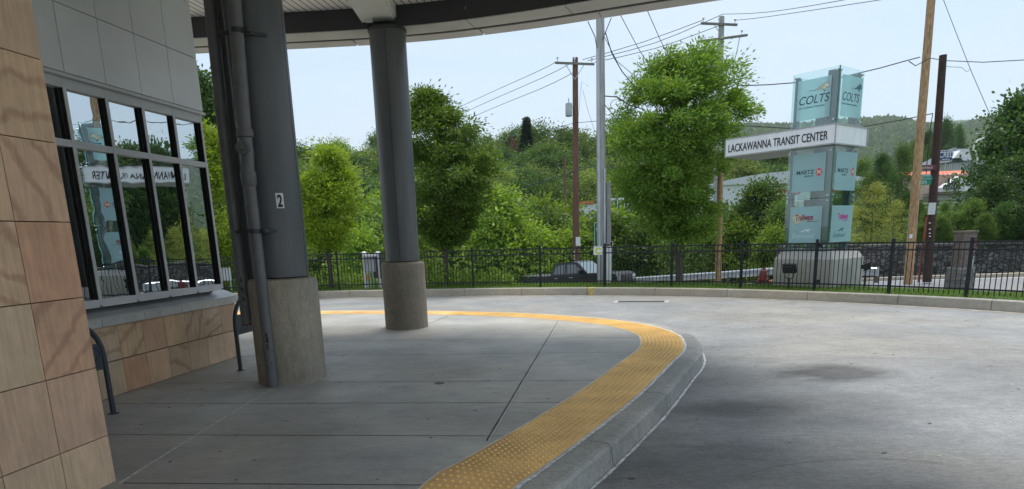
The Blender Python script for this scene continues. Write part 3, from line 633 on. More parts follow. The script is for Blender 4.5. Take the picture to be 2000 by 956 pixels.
mb = MB(); mb.tube([(bx, by, 0), (bx, by, zo-.25), (bx-.004, by, zo-.14)], .066, 26); mb.build('lower_barrel', M_b, pipeB, smooth=True)
tx = D(455, 0, by).x; tz = D(455, 0, by).z; fx = D(482, 292, by).x
mb = MB(); mb.lathe((bx-.004, by, 0), [(.066, zo-.20), (.085, zo-.16), (.088, zo-.06), (.084, zo-.03), (.07, zo-.03)], 26); mb.build('bell_joint', M_b, pipeB, smooth=True)
mb = MB(); mb.tube([(bx-.004, by, zo-.04), (fx, by, zf-.06), (fx, by, zf+.17)], .072, 26); mb.tube([(fx, by-.04, zf), (fx+.005, by-.14, zf)], .062, 20)
mb.lathe((fx, by, 0), [(.072, zf+.12), (.092, zf+.13), (.092, zf+.2), (.085, zf+.215), (.074, zf+.215)], 26); mb.build('cleanout_tee', M_b, pipeB, smooth=True)
mb = MB(); mb.tube([(fx, by-.135, zf), (fx, by-.155, zf)], .07, 20); mb.box((fx, by-.165, zf), (.045, .03, .045)); mb.build('cleanout_cap', M_b, pipeB, smooth=True)
mb = MB(); mb.tube([(fx, by, zf+.2), (tx+.01, by, tz), (tx-.02, by+.02, 5.69)], .076, 26, cap=False); mb.build('upper_barrel', M_b, pipeB, smooth=True)
for z_, s_, a_ in ((.64, .03, -78), (.58, .04, -74), (.50, .03, -76), (.30, .014, -60)): chip(pipeB, 0, M_chip, bx, by, .066, radians(a_), z_, s_)
for (u_, v_, px_) in ((440, 62, 0), (505, 452, 1)):
    z_ = D(u_, v_, by).z; mb = MB(); mb.lathe((0, 0, 0), [(0.07, -.025), (.082, -.025), (.082, .025), (.07, .025)], 24)
    cx = (tx+.012) if px_ == 0 else bx
    mb.v = [(a+cx, b+by, c+z_) for a, b, c in mb.v]; mb.box((cx+.15, by+.12, z_), (.24, .03, .035), .6); mb.box((cx-.14, by+.05, z_), (.22, .03, .035), -.2); mb.lathe((cx+.12, by-.03, z_-.02), [(.03, 0), (.034, .02), (.03, .04)], 12); mb.build('pipe_clamp', M_beam, pipeB)
xc, yc = D(480, 480, 8.62).x, 8.62
pipeC = thing('drain_pipe', (xc, yc, 1.28), 'dark pipe half hidden behind the other two, reaching down to the column base', 'pipe', 'drain pipes beside the column')
mb = MB(); mb.tube([(xc, yc, 1.20), (xc, yc, 5.69)], .07, 22); mb.build('pipe_barrel', M_steel, pipeC, smooth=True)

# ------------------------------------------------------------------ hoops
def hoop(P, sgn, label, kind):
    t = thing('bike_hoop', P, label, 'bike hoop', 'bike hoops by the wall'); A = P; B = P+dB*.78*sgn; H = 1.0; r = .39
    pts = [A, A+Vector((0, 0, .4)), A+Vector((0, 0, H-r))]
    for i in range(1, 12):
        a = pi*i/12; pts.append(A+dB*sgn*(r-r*cos(a))+Vector((0, 0, H-r+r*sin(a))))
    pts += [B+Vector((0, 0, H-r)), B]
    mb = MB(); mb.tube(pts, .027, 16); mb.build('bent_tube', M_hoop, t, smooth=True)
    for q in (A, B):
        mb = MB(); mb.lathe(q, [(.055, 0), (.055, .006), (.03, .01)], 20); mb.build('foot_plate', M_hoop, t)
    mb = MB(); mb.box((A+B)/2+Vector((0, 0, .62)), (.012, .72, .27), M=RB); pl = mb.build('sign_plate', M_hoop, t)
    n = nB; r_ = dB; c = (A+B)/2+Vector((0, 0, .62))+nB*.007
    text('COLTS', 'lettering', .12, M_black, pl, c-dB*.30+Vector((0, 0, -.10)), r_, n, extrude=.001, shear=.2)
    hs = [stroke([(.02, .0), (.12, .05), (.2, .03), (.27, .1), (.33, .08), (.36, .02), (.31, .0), (.27, -.05), (.25, -.12)], .012), stroke([(-.1, .02), (.0, .06), (.12, .09), (.2, .08)], .01)]
    flat(hs, 'horse_emblem', M_black, pl, c-dB*.02, r_, n, .001)
    return t
hoop(G(222, 808), -1, 'slate bike hoop poking out from behind the stone pier', 0)
hoop(G(470, 724), 1, 'slate bike hoop with a lettered plate beside the drain pipes', 1)

# ------------------------------------------------------------------ fence
Kf = off(K, -.42)
def at_bearing(C, u, v=565):
    d = ray(u, v); b = atan2(d.x, d.y); best = None
    for p, q in zip(C[:-1], C[1:]):
        a0, a1 = atan2(p.x, p.y), atan2(q.x, q.y)
        if (a0-b)*(a1-b) <= 0 and p.y > 0 and abs(a0-a1) < .3: t = (b-a0)/((a1-a0) or 1); return p+(q-p)*t
    return None
posts = [at_bearing(Kf, u) for u in (70, 250, 335, 415, 480, 535, 598, 663, 790, 925, 1056, 1181, 1311, 1446, 1590, 1736, 1888)]
posts = [p for p in posts if p]
i0 = min(range(len(Kf)), key=lambda i: (Kf[i]-posts[-1]).length); acc = 0
for i in range(i0+1, len(Kf)):
    acc += (Kf[i]-Kf[i-1]).length
    if acc > 2.05: posts.append(Kf[i]); acc = 0
fen = thing('metal_fence', (posts[9].x, posts[9].y, .03), 'long black metal picket fence following the far kerb', 'fence')
for i, p in enumerate(posts):
    mb = MB(); mb.box((p.x, p.y, .67), (.062, .062, 1.32), .3); mb.lathe((p.x, p.y, 1.33), [(.046, 0), (.046, .012), (.02, .035)], 4); mb.build('post', M_navy, fen)
for p, q in zip(posts[:-1], posts[1:]):
    d = (q-p); L = d.length; d.normalize(); a = atan2(d.y, d.x)
    mb = MB()
    for z_ in (1.245, 1.075, .205): mb.box(((p+q)/2+Vector((0, 0, z_))), (L-.06, .03, .036), a)
    n_ = max(2, int(round((L-.06)/.108)))
    for k in range(1, n_):
        c = p+d*(.03+(L-.06)*k/n_); mb.box((c.x, c.y, .655), (.016, .016, 1.15), a)
    mb.build('picket_panel', M_navy, fen)
hp = posts[14] if len(posts) > 14 else posts[-1]
hp = at_bearing(Kf, 1590)
for z_ in (1.2, .25): mb = MB(); mb.bbox((hp.x+.07, hp.y-.07, z_), (.08, .06, .13), .008); mb.build('hinge', M_navy, fen)
# sign C
cp = at_bearing(off(K, -.37), 1168); cz = 1.15
sg_ = thing('letter_sign', (cp.x, cp.y, 1.0), 'small white plate with a lime letter C on the fence', 'sign')
dn = Vector((-cp.x, -cp.y, 0)).normalized(); dr = Vector((-dn.y, dn.x, 0))
P = cp+Vector((0, 0, cz)); mb = MB(); mb.box(P, (.275, .01, .255), atan2(dr.y, dr.x)); pl = mb.build('plate', M_white, sg_)
text('C', 'letter', .26, M_lime, pl, P+dn*.007-Vector((0, 0, .095)), dr, dn, extrude=.002, align='CENTER', thick=.012)

# yellow paint mark on far kerb, and drain slot
yp = at_bearing(K, 1155)
mb = MB(); dn = Vector((-yp.x, -yp.y, 0)).normalized(); td = Vector((-dn.y, dn.x, 0))
ribbon(mb, [yp-td*.09+dn*.003, yp+td*.09+dn*.003], 0.012, .0121, -.19, .0); vs = []
for s_ in (-.09, .09):
    b_ = yp+td*s_; vs += [b_+dn*.012+Vector((0, 0, -.19)), b_+dn*.03*0+dn*.004+Vector((0, 0, .02)), b_-dn*.03+Vector((0, 0, .034)), b_-dn*.19+Vector((0, 0, .034))]
mb = MB(); mb.add(vs, [(0, 4, 5, 1), (1, 5, 6, 2), (2, 6, 7, 3)]); tag(mb.build('kerb_paint_mark', mat('worn yellow paint', (.62, .45, .14), .7, var=.3, vs=25), keep=True), kind='structure')
ga = G(1252, 590, -.2)
dg = thing('drain_grate', (ga.x, ga.y, -.2), 'dark slotted drain grate set in the road near the far kerb', 'drain')
a = -.28
mb = MB(); mb.box((ga.x, ga.y, -.196), (1.5, .50, .006), a); mb.build('pale_collar', mat('new concrete collar', (.44, .43, .41), .8), dg)
mb = MB()
R_ = Matrix.Rotation(a, 3, 'Z')
for k in range(26): mb.box(Vector((ga.x, ga.y, -.190))+R_@Vector((-.6+k*.048, 0, 0)), (.02, .30, .008), a)
mb.box(Vector((ga.x, ga.y, -.1915)), (1.26, .34, .004), a); mb.build('iron_bars', mat('dark iron', (.03, .03, .03), .7), dg)

# ------------------------------------------------------------------ sign tower
Ld = Vector((-.606, .795, 0)); Rd = Vector((.795, .606, 0)); Z = Vector((0, 0, 1))
T = Vector((8.75, 18.6, 0)); nL = Vector((-.795, -.606, 0)); nR = Vector((.606, -.795, 0)); aL = atan2(Ld.y, Ld.x); aR = atan2(Rd.y, Rd.x)
RM = Matrix((Ld, Rd, Z)).transposed()       # mirrored basis, boxes are symmetric so fine
Nb = D(1623, 560, 18.24); Nb.z = 0
blk = thing('concrete_plinth', Nb+(Ld+Rd)*.86, 'pale concrete plinth with chamfered top behind the fence', 'plinth')
S = 1.73; mb = MB(); c = Nb+(Ld+Rd)*(S/2)
prof = [(S/2, -.6), (S/2, .79), (S/2-.13, 1.0), (0, 1.0)]
vs = []
for h_, z_ in prof[:-1]:
    vs += [c-Ld*h_-Rd*h_+Z*z_, c+Ld*h_-Rd*h_+Z*z_, c+Ld*h_+Rd*h_+Z*z_, c-Ld*h_+Rd*h_+Z*z_]
fs = [(i*4+j, i*4+(j+1) % 4, (i+1)*4+(j+1) % 4, (i+1)*4+j) for i in range(2) for j in range(4)]+[(8, 9, 10, 11)]
mb.add(vs, fs); mb.build('cast_block', M_block, blk)
tw = thing('sign_tower', T+(Ld+Rd)*.65+Z, 'tall glass sign tower on the pale concrete plinth', 'sign tower')
TS = 1.3; M_post = mat('grey tower steel', (.16, .175, .18), .45, metal=.2, var=.08)
def tbox(mb, l0, l1, r0, r1, z0, z1): mb.box(T+Ld*(l0+l1)/2+Rd*(r0+r1)/2+Z*(z0+z1)/2, (l1-l0, r1-r0, z1-z0), M=RM)
for (z0, z1) in ((1.0, 3.78), (4.3, 5.66)):
    for (a0, a1, b0, b1) in ((.05, .34, .05, .09), (.05, .09, .09, .17), (TS-.17, TS-.05, .05, .09), (TS-.09, TS-.05, .09, .3), (.05, .3, TS-.09, TS-.05), (.05, .09, TS-.17, TS-.09), (TS-.36, TS-.05, TS-.09, TS-.05)):
        mb = MB(); tbox(mb, a0, a1, b0, b1, z0, z1-(.03 if a0 > .5 else 0)); mb.build('steel_post', M_post, tw)
mb = MB(); tbox(mb, .45, .85, .5, .62, 1.0, 3.78); mb.build('core_column', M_post, tw)
for (z0, z1) in ((1.05, 2.42), (2.44, 3.76), (4.32, 5.72)):
    zz1 = z1
    for (a0, a1, b0, b1) in ((-.0, TS, 0, .014), (0, .014, .014, TS), (0, TS, TS-.014, TS), (TS-.014, TS, .014, TS-.014)):
        mb = MB(); tbox(mb, a0, a1, b0, b1, z0, zz1-(.0 if b0 < .5 and a0 < .5 else .02)); mb.build('glass_sheet', M_tg, tw)
M_edge = mat('green glass edge', (.03, .14, .11), .2)
mb = MB(); tbox(mb, -.006, .02, -.006, .02, 1.05, 3.76); tbox(mb, -.006, .02, -.006, .02, 4.32, 5.72); mb.build('corner_edge', M_edge, tw)
mb = MB()
for z_ in (1.15, 2.36, 2.50, 3.66, 4.42, 5.62):
    for (l, r, n) in ((.08, 0, nL), (TS-.06, 0, nL), (0, .08, nR), (0, TS-.06, nR)):
        p = T+Ld*l+Rd*r+Z*z_; mb.tube([p-n*.05, p+n*.022], .022, 10)
mb.build('steel_fixings', M_bolt, tw)
# graphics
def LP(l, z): return T+Ld*l+nL*.010+Z*z      # on the left face
def RP(r, z): return T+Rd*r+nR*.010+Z*z
rL, rR = -Ld, Rd
def graphic(face, l0, l1, z0, z1):
    f = LP if face == 0 else RP; r, n = (rL, nL) if face == 0 else (rR, nR)
    a = f(l1 if face == 0 else l0, z0); w_ = abs(l1-l0)
    return flat([[(0, 0), (w_, 0), (w_, z1-z0), (0, z1-z0)]], 'printed_panel', M_frost, tw, a, r, n, .003), a+n*.004, r, n, w_
def horse_parts(k=1):
    body = [(-.02, .02), (.06, .05), (.12, .07), (.16, .12), (.20, .10), (.23, .15), (.26, .13), (.285, .175), (.31, .14), (.345, .12), (.37, .05), (.35, .03), (.325, .055), (.30, .05), (.27, .02), (.25, -.02), (.245, -.06), (.23, -.01), (.19, .03), (.10, .02)]
    body = [(x*k, y*k) for x, y in body]
    lines = [stroke([(-.18*k, .03*k)]+body[:16], .009), stroke(body[15:]+[body[0]], .006), stroke([(.12*k, .035*k), (.2*k, .075*k), (.26*k, .10*k)], .006)]
    return body, lines
for face in (0, 1):
    o, a, r, n, w_ = graphic(face, .2 if face == 0 else .14, 1.13 if face == 0 else 1.24, 4.50, 5.52)
    text('COLTS', 'lettering', .30, M_ink, o, a+r*.03+Z*.40, r, n, extrude=.001, shear=.25, sx=.92 if face == 0 else .98, thick=.001)
    text('County of Lackawanna Transit System', 'caption', .062, M_tealink, o, a+r*.03+Z*.30, r, n, extrude=.001, sx=.78 if face == 0 else .86, thick=.001)
    b_, ls = horse_parts(1.05); flat([b_], 'horse_emblem', M_cream if face == 0 else M_tealink, o, a+r*(.50 if face == 0 else .66)+Z*.70, r, n, .0012); flat(ls, 'horse_outline', M_ink, o, a+r*(.50 if face == 0 else .66)+Z*.70+n*.0014, r, n, .001)
    o, a, r, n, w_ = graphic(face, .2 if face == 0 else .13, 1.13 if face == 0 else 1.26, 2.62, 3.62)
    text('MARTZ', 'lettering', .145, M_ink, o, a+r*(.11)+Z*.47, r, n, extrude=.001, sx=1.05 if face == 0 else 1.2, thick=.003)
    text('GROUP', 'caption', .07, M_ink, o, a+r*(.34)+Z*.385, r, n, extrude=.001, sx=1.1, thick=.001)
    cx, cy = (.76, .50) if face == 0 else (.93, .50)
    el = lambda R, sx=.78: [(cx+R*sx*cos(t), cy+R*sin(t)) for t in np.linspace(0, 2*pi, 28, endpoint=False)]
    flat([el(.125)], 'emblem_ring', M_ink, o, a, r, n, .001); flat([el(.117)], 'emblem_gap', M_frost if False else mat('pale print', (.7, .78, .8), .5), o, a+n*.001, r, n, .001); flat([el(.105)], 'emblem_disc', M_red, o, a+n*.002, r, n, .001)
    text('M', 'emblem_letter', .18, M_cream, o, a+r*cx+Z*(cy-.065)+n*.003, r, n, extrude=.001, align='CENTER', sx=.8, thick=.002)
    o, a, r, n, w_ = graphic(face, .2 if face == 0 else .10, 1.13 if face == 0 else 1.26, 1.24, 2.22)
    if face == 0:
        cx, cy = .22, .66; flat([[(cx+.15*cos(t), cy+.15*sin(t)) for t in np.linspace(0, 2*pi, 28, endpoint=False)]], 'globe_emblem', M_cream, o, a, r, n, .001)
        gl_ = [stroke([(cx+q*.15*cos(t), cy+.15*sin(t)) for t in np.linspace(-1.5, 1.5, 10)], .005) for q in (-.9, -.5, 0, .5, .9)]+[stroke([(cx-.14, cy+q), (cx+.14, cy+q)], .005) for q in (-.08, 0, .08)]
        flat(gl_, 'globe_lines', M_tealink, o, a+n*.0012, r, n, .0006)
    text('Trailways', 'lettering', .22, M_brick if face == 0 else M_mag, o, a+r*(.16 if face == 0 else .34)+Z*.62, r, n+r*0, extrude=.0015, sx=.62 if face == 0 else .66, thick=.006, shear=.1)
    flat([stroke([(.5, .575), (.85, .58)], .012)], 'underline', M_brick if face == 0 else M_mag, o, a+r*(0 if face == 0 else .1), r, n, .001)
    pm = MATS['pale print'] if face == 0 else M_tealink
    text('Greyhound', 'lettering', .19, pm, o, a+r*(.07 if face == 0 else .14)+Z*.13, r, n, extrude=.001, sx=.74, shear=.45)
    dog = [(.30, .28), (.38, .33), (.44, .34), (.5, .385), (.56, .37), (.61, .385), (.66, .36), (.60, .345), (.57, .31), (.64, .28), (.55, .29), (.5, .325), (.45, .31), (.40, .30)]
    flat([[(x_+(0 if face == 0 else .08), y_) for x_, y_ in dog]], 'dog_emblem', MATS['pale print'] if face == 0 else M_tealink, o, a, r, n, .001)
# white bar
Bc = Vector((8.66, 18.4, 0)); bar = thing('name_board', Bc+Ld*1.6+Z*3.77, 'long white boxed name board across the glass tower', 'sign')
def bbx(mb, l0, l1, r0, r1, z0, z1): mb.box(Bc+Ld*(l0+l1)/2+Rd*(r0+r1)/2+Z*(z0+z1)/2, (l1-l0, r1-r0, z1-z0), M=RM)
M_wb = mat('weathered white panel', (.88, .89, .90), .45, var=.06, vs=2, stretch=(3, 3, .7))
mb = MB(); cuts = [.02, 1.22, 2.30, 3.34]
for l0, l1 in zip(cuts[:-1], cuts[1:]): bbx(mb, l0+.003, l1-.003, 0, 1.75, 3.80, 4.27)
mb.build('white_panels', M_wb, bar)
mb = MB(); M_trim = mat('pale grey trim', (.42, .42, .41), .45)
for z_ in (3.775, 4.265): bbx(mb, -.01, 3.36, -.012, 1.77, z_, z_+.03)
bbx(mb, -.01, .015, -.012, .015, 3.805, 4.265); bbx(mb, 3.345, 3.36, -.012, 1.77, 3.805, 4.265); bbx(mb, -.01, .015, 1.755, 1.77, 3.805, 4.265); mb.build('board_trim', M_trim, bar)
text('LACKAWANNA TRANSIT CENTER', 'lettering', .31, M_black, bar, Bc+Ld*3.25+nL*.006+Z*3.91, rL, nL, extrude=.003, sx=.64, thick=.003)

# floodlights
def flood(P, a, label, tilt):
    t = thing('floodlight', P, label, 'floodlight', 'floodlights in front of the plinth', rz=a); Mx = wmat(t)
    def q(v): return Mx@Vector(v)
    mb = MB(); mb.tube([q((0, 0, -.4)), q((0, 0, .18))], .03, 10); mb.build('stake', M_black, t)
    mb = MB(); mb.tube([q((-.14, 0, .42)), q((-.12, 0, .2)), q((0, 0, .16)), q((.12, 0, .2)), q((.14, 0, .42))], .016, 6); mb.build('yoke', M_black, t)
    mb = MB(); R3 = Mx.to_3x3()@Matrix.Rotation(tilt, 3, 'X'); mb.box(q((0, 0, .45)), (.36, .11, .25), M=R3); mb.box(q((0, 0, .45))+R3@Vector((0, -.09, 0)), (.28, .07, .17), M=R3); mb.build('lamp_housing', M_black, t)
    return t
fp = Nb-Ld*0+nL*.5+Ld*.95; fp.z = .12; flood(fp, atan2(rL.y, rL.x), 'black floodlight low against the left face of the plinth', .25)
fp = Nb+nR*.45+Rd*.95; fp.z = .15; flood(fp, atan2(Rd.y, Rd.x)+.4, 'black floodlight tilted flat at the right face of the plinth', 1.2)

# ------------------------------------------------------------------ hydrant
hx = D(1490, 550, 21.0); hy0 = hz(hx.x, hx.y)
hy = thing('fire_hydrant', (hx.x, hx.y, hy0), 'faded red fire hydrant with yellow side cap behind the fence', 'hydrant')
zt = .42; hh = zt-hy0; k = hh/.75; M_hr = mat('faded red enamel', (.30, .055, .05), .55, var=.3, vs=9)
mb = MB(); mb.lathe((hx.x, hx.y, hy0-.1), [(.15*k, 0), (.15*k, .14*k), (.10*k, .16*k), (.10*k, .55*k), (.14*k, .56*k), (.14*k, .60*k), (.115*k, .61*k), (.11*k, .70*k), (.07*k, .80*k), (.03*k, .82*k), (.03*k, .87*k), (0.001, .87*k)], 20); mb.build('barrel', M_hr, hy, smooth=True)
zz = hy0+.42*k
mb = MB(); mb.tube([(hx.x, hx.y, zz), (hx.x+.22*k, hx.y-.02, zz)], .055*k, 14); mb.build('outlet', M_hr, hy); mb = MB(); mb.tube([(hx.x+.19*k, hx.y-.02, zz), (hx.x+.28*k, hx.y-.02, zz)], .07*k, 8); mb.build('outlet_cap', mat('yellow enamel', (.62, .38, .03), .5), hy)
mb = MB(); mb.tube([(hx.x, hx.y, zz), (hx.x-.2*k, hx.y-.05, zz)], .06*k, 10); mb.build('outlet', M_hr, hy)

# ------------------------------------------------------------------ guardrail
rail_pts = [D(1060, 560, 41), D(1150, 553, 39.5), D(1235, 548, 37), D(1400, 538, 32), D(1520, 530, 28.8), D(1620, 530, 27.2), D(1716, 531, 26)]
Cg = catmull([(p.x, p.y, p.z) for p in rail_pts], .6)
gr = thing('guardrail', (Cg[0].x, Cg[0].y, Cg[0].z-.7), 'galvanised steel guardrail along the street below', 'guardrail')
M_galv = mat('galvanised steel', (.55, .57, .60), .35, metal=.6, var=.12, vs=2)
mb = MB(); pf = [(0, -.16), (.05, -.12), (.05, -.06), (0, -.02), (0, .02), (.05, .06), (.05, .12), (0, .16), (-.01, .16), (-.01, -.16)]; sweep(mb, Cg, pf); mb.build('rail_beam', M_galv, gr)
acc = 0
for i in range(1, len(Cg)):
    acc += (Cg[i]-Cg[i-1]).length
    if acc > 1.9: acc = 0; p = Cg[i]; mb = MB(); mb.box((p.x, p.y+.1, p.z-.45), (.1, .15, 1.1)); mb.build('post', mat('weathered rail post', (.12, .11, .09), .8), gr)
e = Cg[-1]; mb = MB(); mb.tube([e+Vector((-.03, 0, .17)), e+Vector((-.03, 0, -.17))], .05, 10); mb.build('end_terminal', M_galv, gr)

# ------------------------------------------------------------------ stone retaining wall
def stone_mat(name, sc, c1, c2):
    m, nt, b = nodes(name); n = nt.nodes; l = nt.links; geo = n.new('ShaderNodeNewGeometry'); mp = n.new('ShaderNodeMapping'); mp.inputs['Scale'].default_value = (1, 1, 1.9); l.new(geo.outputs['Position'], mp.inputs[0])
    v = n.new('ShaderNodeTexVoronoi'); v.inputs['Scale'].default_value = sc; l.new(mp.outputs[0], v.inputs[0]); v2 = n.new('ShaderNodeTexVoronoi'); v2.feature = 'DISTANCE_TO_EDGE'; v2.inputs['Scale'].default_value = sc; l.new(mp.outputs[0], v2.inputs[0])
    sp = n.new('ShaderNodeSeparateColor'); l.new(v.outputs['Color'], sp.inputs[0]); mx = n.new('ShaderNodeMix'); mx.data_type = 'RGBA'; l.new(sp.outputs[0], mx.inputs[0]); mx.inputs[6].default_value = rgba(c1); mx.inputs[7].default_value = rgba(c2)
    r = n.new('ShaderNodeMapRange'); l.new(v2.outputs[0], r.inputs[0]); r.inputs[2].default_value = .09; m2 = n.new('ShaderNodeMix'); m2.data_type = 'RGBA'; l.new(r.outputs[0], m2.inputs[0]); m2.inputs[6].default_value = (.015, .014, .013, 1); l.new(mx.outputs[2], m2.inputs[7]); l.new(m2.outputs[2], b.inputs['Base Color'])
    bp = n.new('ShaderNodeBump'); bp.inputs['Distance'].default_value = .05; l.new(r.outputs[0], bp.inputs['Height']); l.new(bp.outputs[0], b.inputs['Normal']); b.inputs['Roughness'].default_value = .9; return m
M_st = stone_mat('dark rubble stone', 3.6, (.055, .052, .052), (.19, .175, .165))
wl = thing('retaining_wall', (14, 27, -.5), 'low dark rubble stone wall on the far side of the street', 'wall')
def wall_y(x): return float(np.interp(x, [12.2, 14.2, 16, 30, 66], [30.2, 27.9, 27.1, 27.2, 27.6]))
mb = MB(); n_ = 90; xsn = np.linspace(12.2, 66, n_); vs = []
for x in xsn:
    y = wall_y(x); j = [random.uniform(-.05, .05) for _ in range(4)]
    vs += [(x, y-.05+j[0], -.9), (x, y+j[1], .25), (x, y+.05+j[2], .74), (x, y+.6, .76), (x, y+.6, -.9)]
mb.add(vs, [(i*5+k_, (i+1)*5+k_, (i+1)*5+(k_+1) % 5, i*5+(k_+1) % 5) for i in range(n_-1) for k_ in range(5)]+[(4, 3, 2, 1, 0)]); mb.build('rubble_face', M_st, wl)
mb = MB(); x = 12.2
while x < 66:
    l_ = random.uniform(.5, .95); mb.bbox((x+l_/2, wall_y(x)+.2, .80+random.uniform(-.015, .02)), (l_-.02, .66, .11), .015, random.uniform(-.02, .02)); x += l_
mb.build('coping_stones', mat('dark coping', (.10, .095, .09), .9, var=.3, vs=3, island=.2), wl)

# wooden monument sign pillar
sp_ = D(1880, 500, 20.6); zb = hz(sp_.x, sp_.y)
mon = thing('wayfinding_pillar', (sp_.x, sp_.y, zb), 'weathered wooden sign pillar on a stacked stone foot behind the fence', 'sign pillar')
zt = D(1884, 456, 20.6).z; a = .25
mb = MB(); z = zb-.1
while z < .30:
    h_ = random.uniform(.07, .12); x = -.30
    while x < .28: w_ = random.uniform(.1, .22); w_ = min(w_, .30-x); mb.bbox(Vector((sp_.x, sp_.y, z+h_/2))+Matrix.Rotation(a, 3, 'Z')@Vector((x+w_/2, random.uniform(-.02, .02), 0)), (w_-.008, .5, h_-.006), .012, a); x += w_
    z += h_
mb.build('stone_foot', mat('stacked fieldstone', (.20, .19, .175), .9, var=.3, vs=4, island=.35), mon)
M_wood = mat('weathered wood', (.17, .135, .115), .85, var=.25, vs=5, stretch=(1, 1, 9))
mb = MB(); z = .30
while z < zt-.12: mb.bbox((sp_.x+.02, sp_.y, z+.075), (.50, .34, .146), .006, a); z += .15
mb.build('timber_boards', M_wood, mon); mb = MB(); mb.bbox((sp_.x+.02, sp_.y, z+.03), (.56, .40, .06), .01, a); mb.build('timber_cap', M_wood, mon)
nf = Vector((sin(a), -cos(a), 0)); rf = Vector((cos(a), sin(a), 0)); q = Vector((sp_.x+.02, sp_.y, 0))+nf*.175+rf*.15
mb = MB(); mb.box(q+Z*(zt-.38), (.17, .012, .46), a); pl = mb.build('maroon_plate', M_maroon, mon); text('CITY', 'lettering', .13, M_white, pl, q+nf*.009+Z*(zt-.58)+rf*.045, Z, nf, extrude=.001)
mb = MB(); mb.box(q+Z*(zt-.85), (.15, .012, .32), a); pl = mb.build('arrow_plate', mat('grey plate', (.30, .32, .33), .5), mon); flat([[(-.02, -.12), (.02, -.12), (.02, 0), (.05, 0), (0, .09), (-.05, 0), (-.02, 0)]], 'arrow', M_white, pl, q+nf*.008+Z*(zt-.85), rf, nf, .002)

# ------------------------------------------------------------------ utility poles
M_pgrey = mat('silvered pole wood', (.40, .40, .39), .75, var=.22, vs=3, stretch=(6, 6, .6), bump=.3, bs=12)
M_porange = mat('new orange pole wood', (.44, .27, .14), .7, var=.38, vs=5, stretch=(4, 4, 1.1), detail=8)
M_pdark = mat('creosoted pole wood', (.055, .028, .020), .75, var=.35, vs=4, stretch=(5, 5, .8))
M_pbrown = mat('red brown pole wood', (.17, .085, .06), .8, var=.25, vs=3, stretch=(5, 5, .6))
def pole(name, base, top, r0, r1, m, label, group='utility poles'):
    t = thing(name, base, label, 'utility pole', group); mb = MB(); k = 8
    mb.tube([base.lerp(top, i/k) for i in range(k+1)], [r0+(r1-r0)*i/k for i in range(k+1)], 16); mb.build('pole_shaft', m, t, smooth=True); return t
b = D(1176, 562, 22.9); gt = D(1170, 30, 22.9)
gp = pole('utility_pole', Vector((b.x, 22.9, -.1)), Vector((gt.x+.02, 22.9, gt.z+2.2)), .17, .12, M_pgrey, 'silver grey utility pole with conduits right behind the fence')
mb = MB(); mb.tube([(b.x-.10, 22.72, -.1), (gt.x-.05, 22.76, D(1170, 95, 22.8).z)], .045, 12); mb.build('conduit', mat('grey white conduit', (.52, .54, .57), .5), gp, smooth=True)
mb = MB(); mb.tube([(b.x+.06, 22.70, -.1), (b.x+.06, 22.72, D(1183, 330, 22.8).z)], .035, 10); mb.build('conduit', M_galv, gp, smooth=True)
mb = MB(); mb.bbox((b.x+.20, 22.75, .62), (.17, .12, 1.25), .01); mb.build('white_cable_guard', M_white, gp)
mb = MB(); mb.bbox((b.x+.20, 22.8, 2.3), (.13, .08, 2.0), .01); mb.build('upper_cable_guard', mat('plain grey guard', (.3, .3, .31), .6), gp)  # evenly grey guard above the white one
b = D(1775, 537, 23.4); t_ = D(1818, 0, 23.4)
op = pole('utility_pole', Vector((b.x, 23.4, -.4)), Vector((t_.x, 23.4, t_.z+.6)), .145, .12, M_porange, 'tall fresh orange wood utility pole right of the sign tower')
nl = D(1779, 462, 23.25); mb = MB(); mb.bbox((nl.x, nl.y, nl.z), (.10, .012, .14), .003); mb.build('pinned_notice', M_white, op)
b = D(1812, 537, 24.2); t_ = D(1842, 108, 24.2)
dp = pole('utility_pole', Vector((b.x, 24.2, -.4)), Vector((t_.x, 24.2, t_.z)), .15, .115, M_pdark, 'dark creosoted pole carrying the street name signs')
nl = D(1820, 408, 24.03); mb = MB(); mb.bbox((nl.x, nl.y, nl.z), (.26, .014, .40), .004); mb.build('pinned_notice', mat('weathered paper', (.62, .64, .64), .7, var=.12, vs=12), dp)
mb = MB(); q = D(1812, 460, 24.05); mb.tube([(q.x-.13, 24.1, -.4), (q.x-.08, 24.1, D(1815, 424, 24.1).z)], .03, 8); mb.build('red_conduit', mat('red plastic duct', (.30, .05, .03), .5), dp)
mb = MB()
for v_ in (436, 448, 456, 462): q = D(1816, v_, 24.04); mb.box(q, (.06, .01, .035))
mb.build('number_tags', M_white, dp)
b = D(1125, 510, 40); t_ = D(1123.5, 113, 40)
bp_ = pole('utility_pole', Vector((b.x, 40, -2.2)), Vector((t_.x, 40, t_.z)), .21, .15, M_pbrown, 'red brown utility pole with crossarm and transformer beyond the pickup')
q = D(1129, 472, 39.7); mb = MB(); mb.bbox(q, (.27, .02, .50), .004); mb.build('white_notice', M_white, bp_)
mb = MB()
for v_ in (492, 500, 506): mb.box(D(1121, v_, 39.75), (.08, .01, .09))
mb.build('number_tags', M_white, bp_)
M_arm = mat('grey crossarm wood', (.22, .20, .18), .8, var=.2)
a0, a1 = D(1084, 123, 39.8), D(1161, 126, 39.8)
def crossarm(t, a0, a1, n, drop=.0):
    mb = MB(); mb.tube([a0, a1], .075, 4); mb.build('crossarm', M_arm, t)
    for i in range(n):
        p = a0.lerp(a1, (i+.15)/(n-.7) if n > 1 else .5); mb = MB(); mb.lathe(p+Z*.07, [(.02, 0), (.02, .12), (.06, .13), (.05, .17), (.06, .18), (.045, .24), (.02, .26)], 8); mb.build('insulator', M_galv, t)
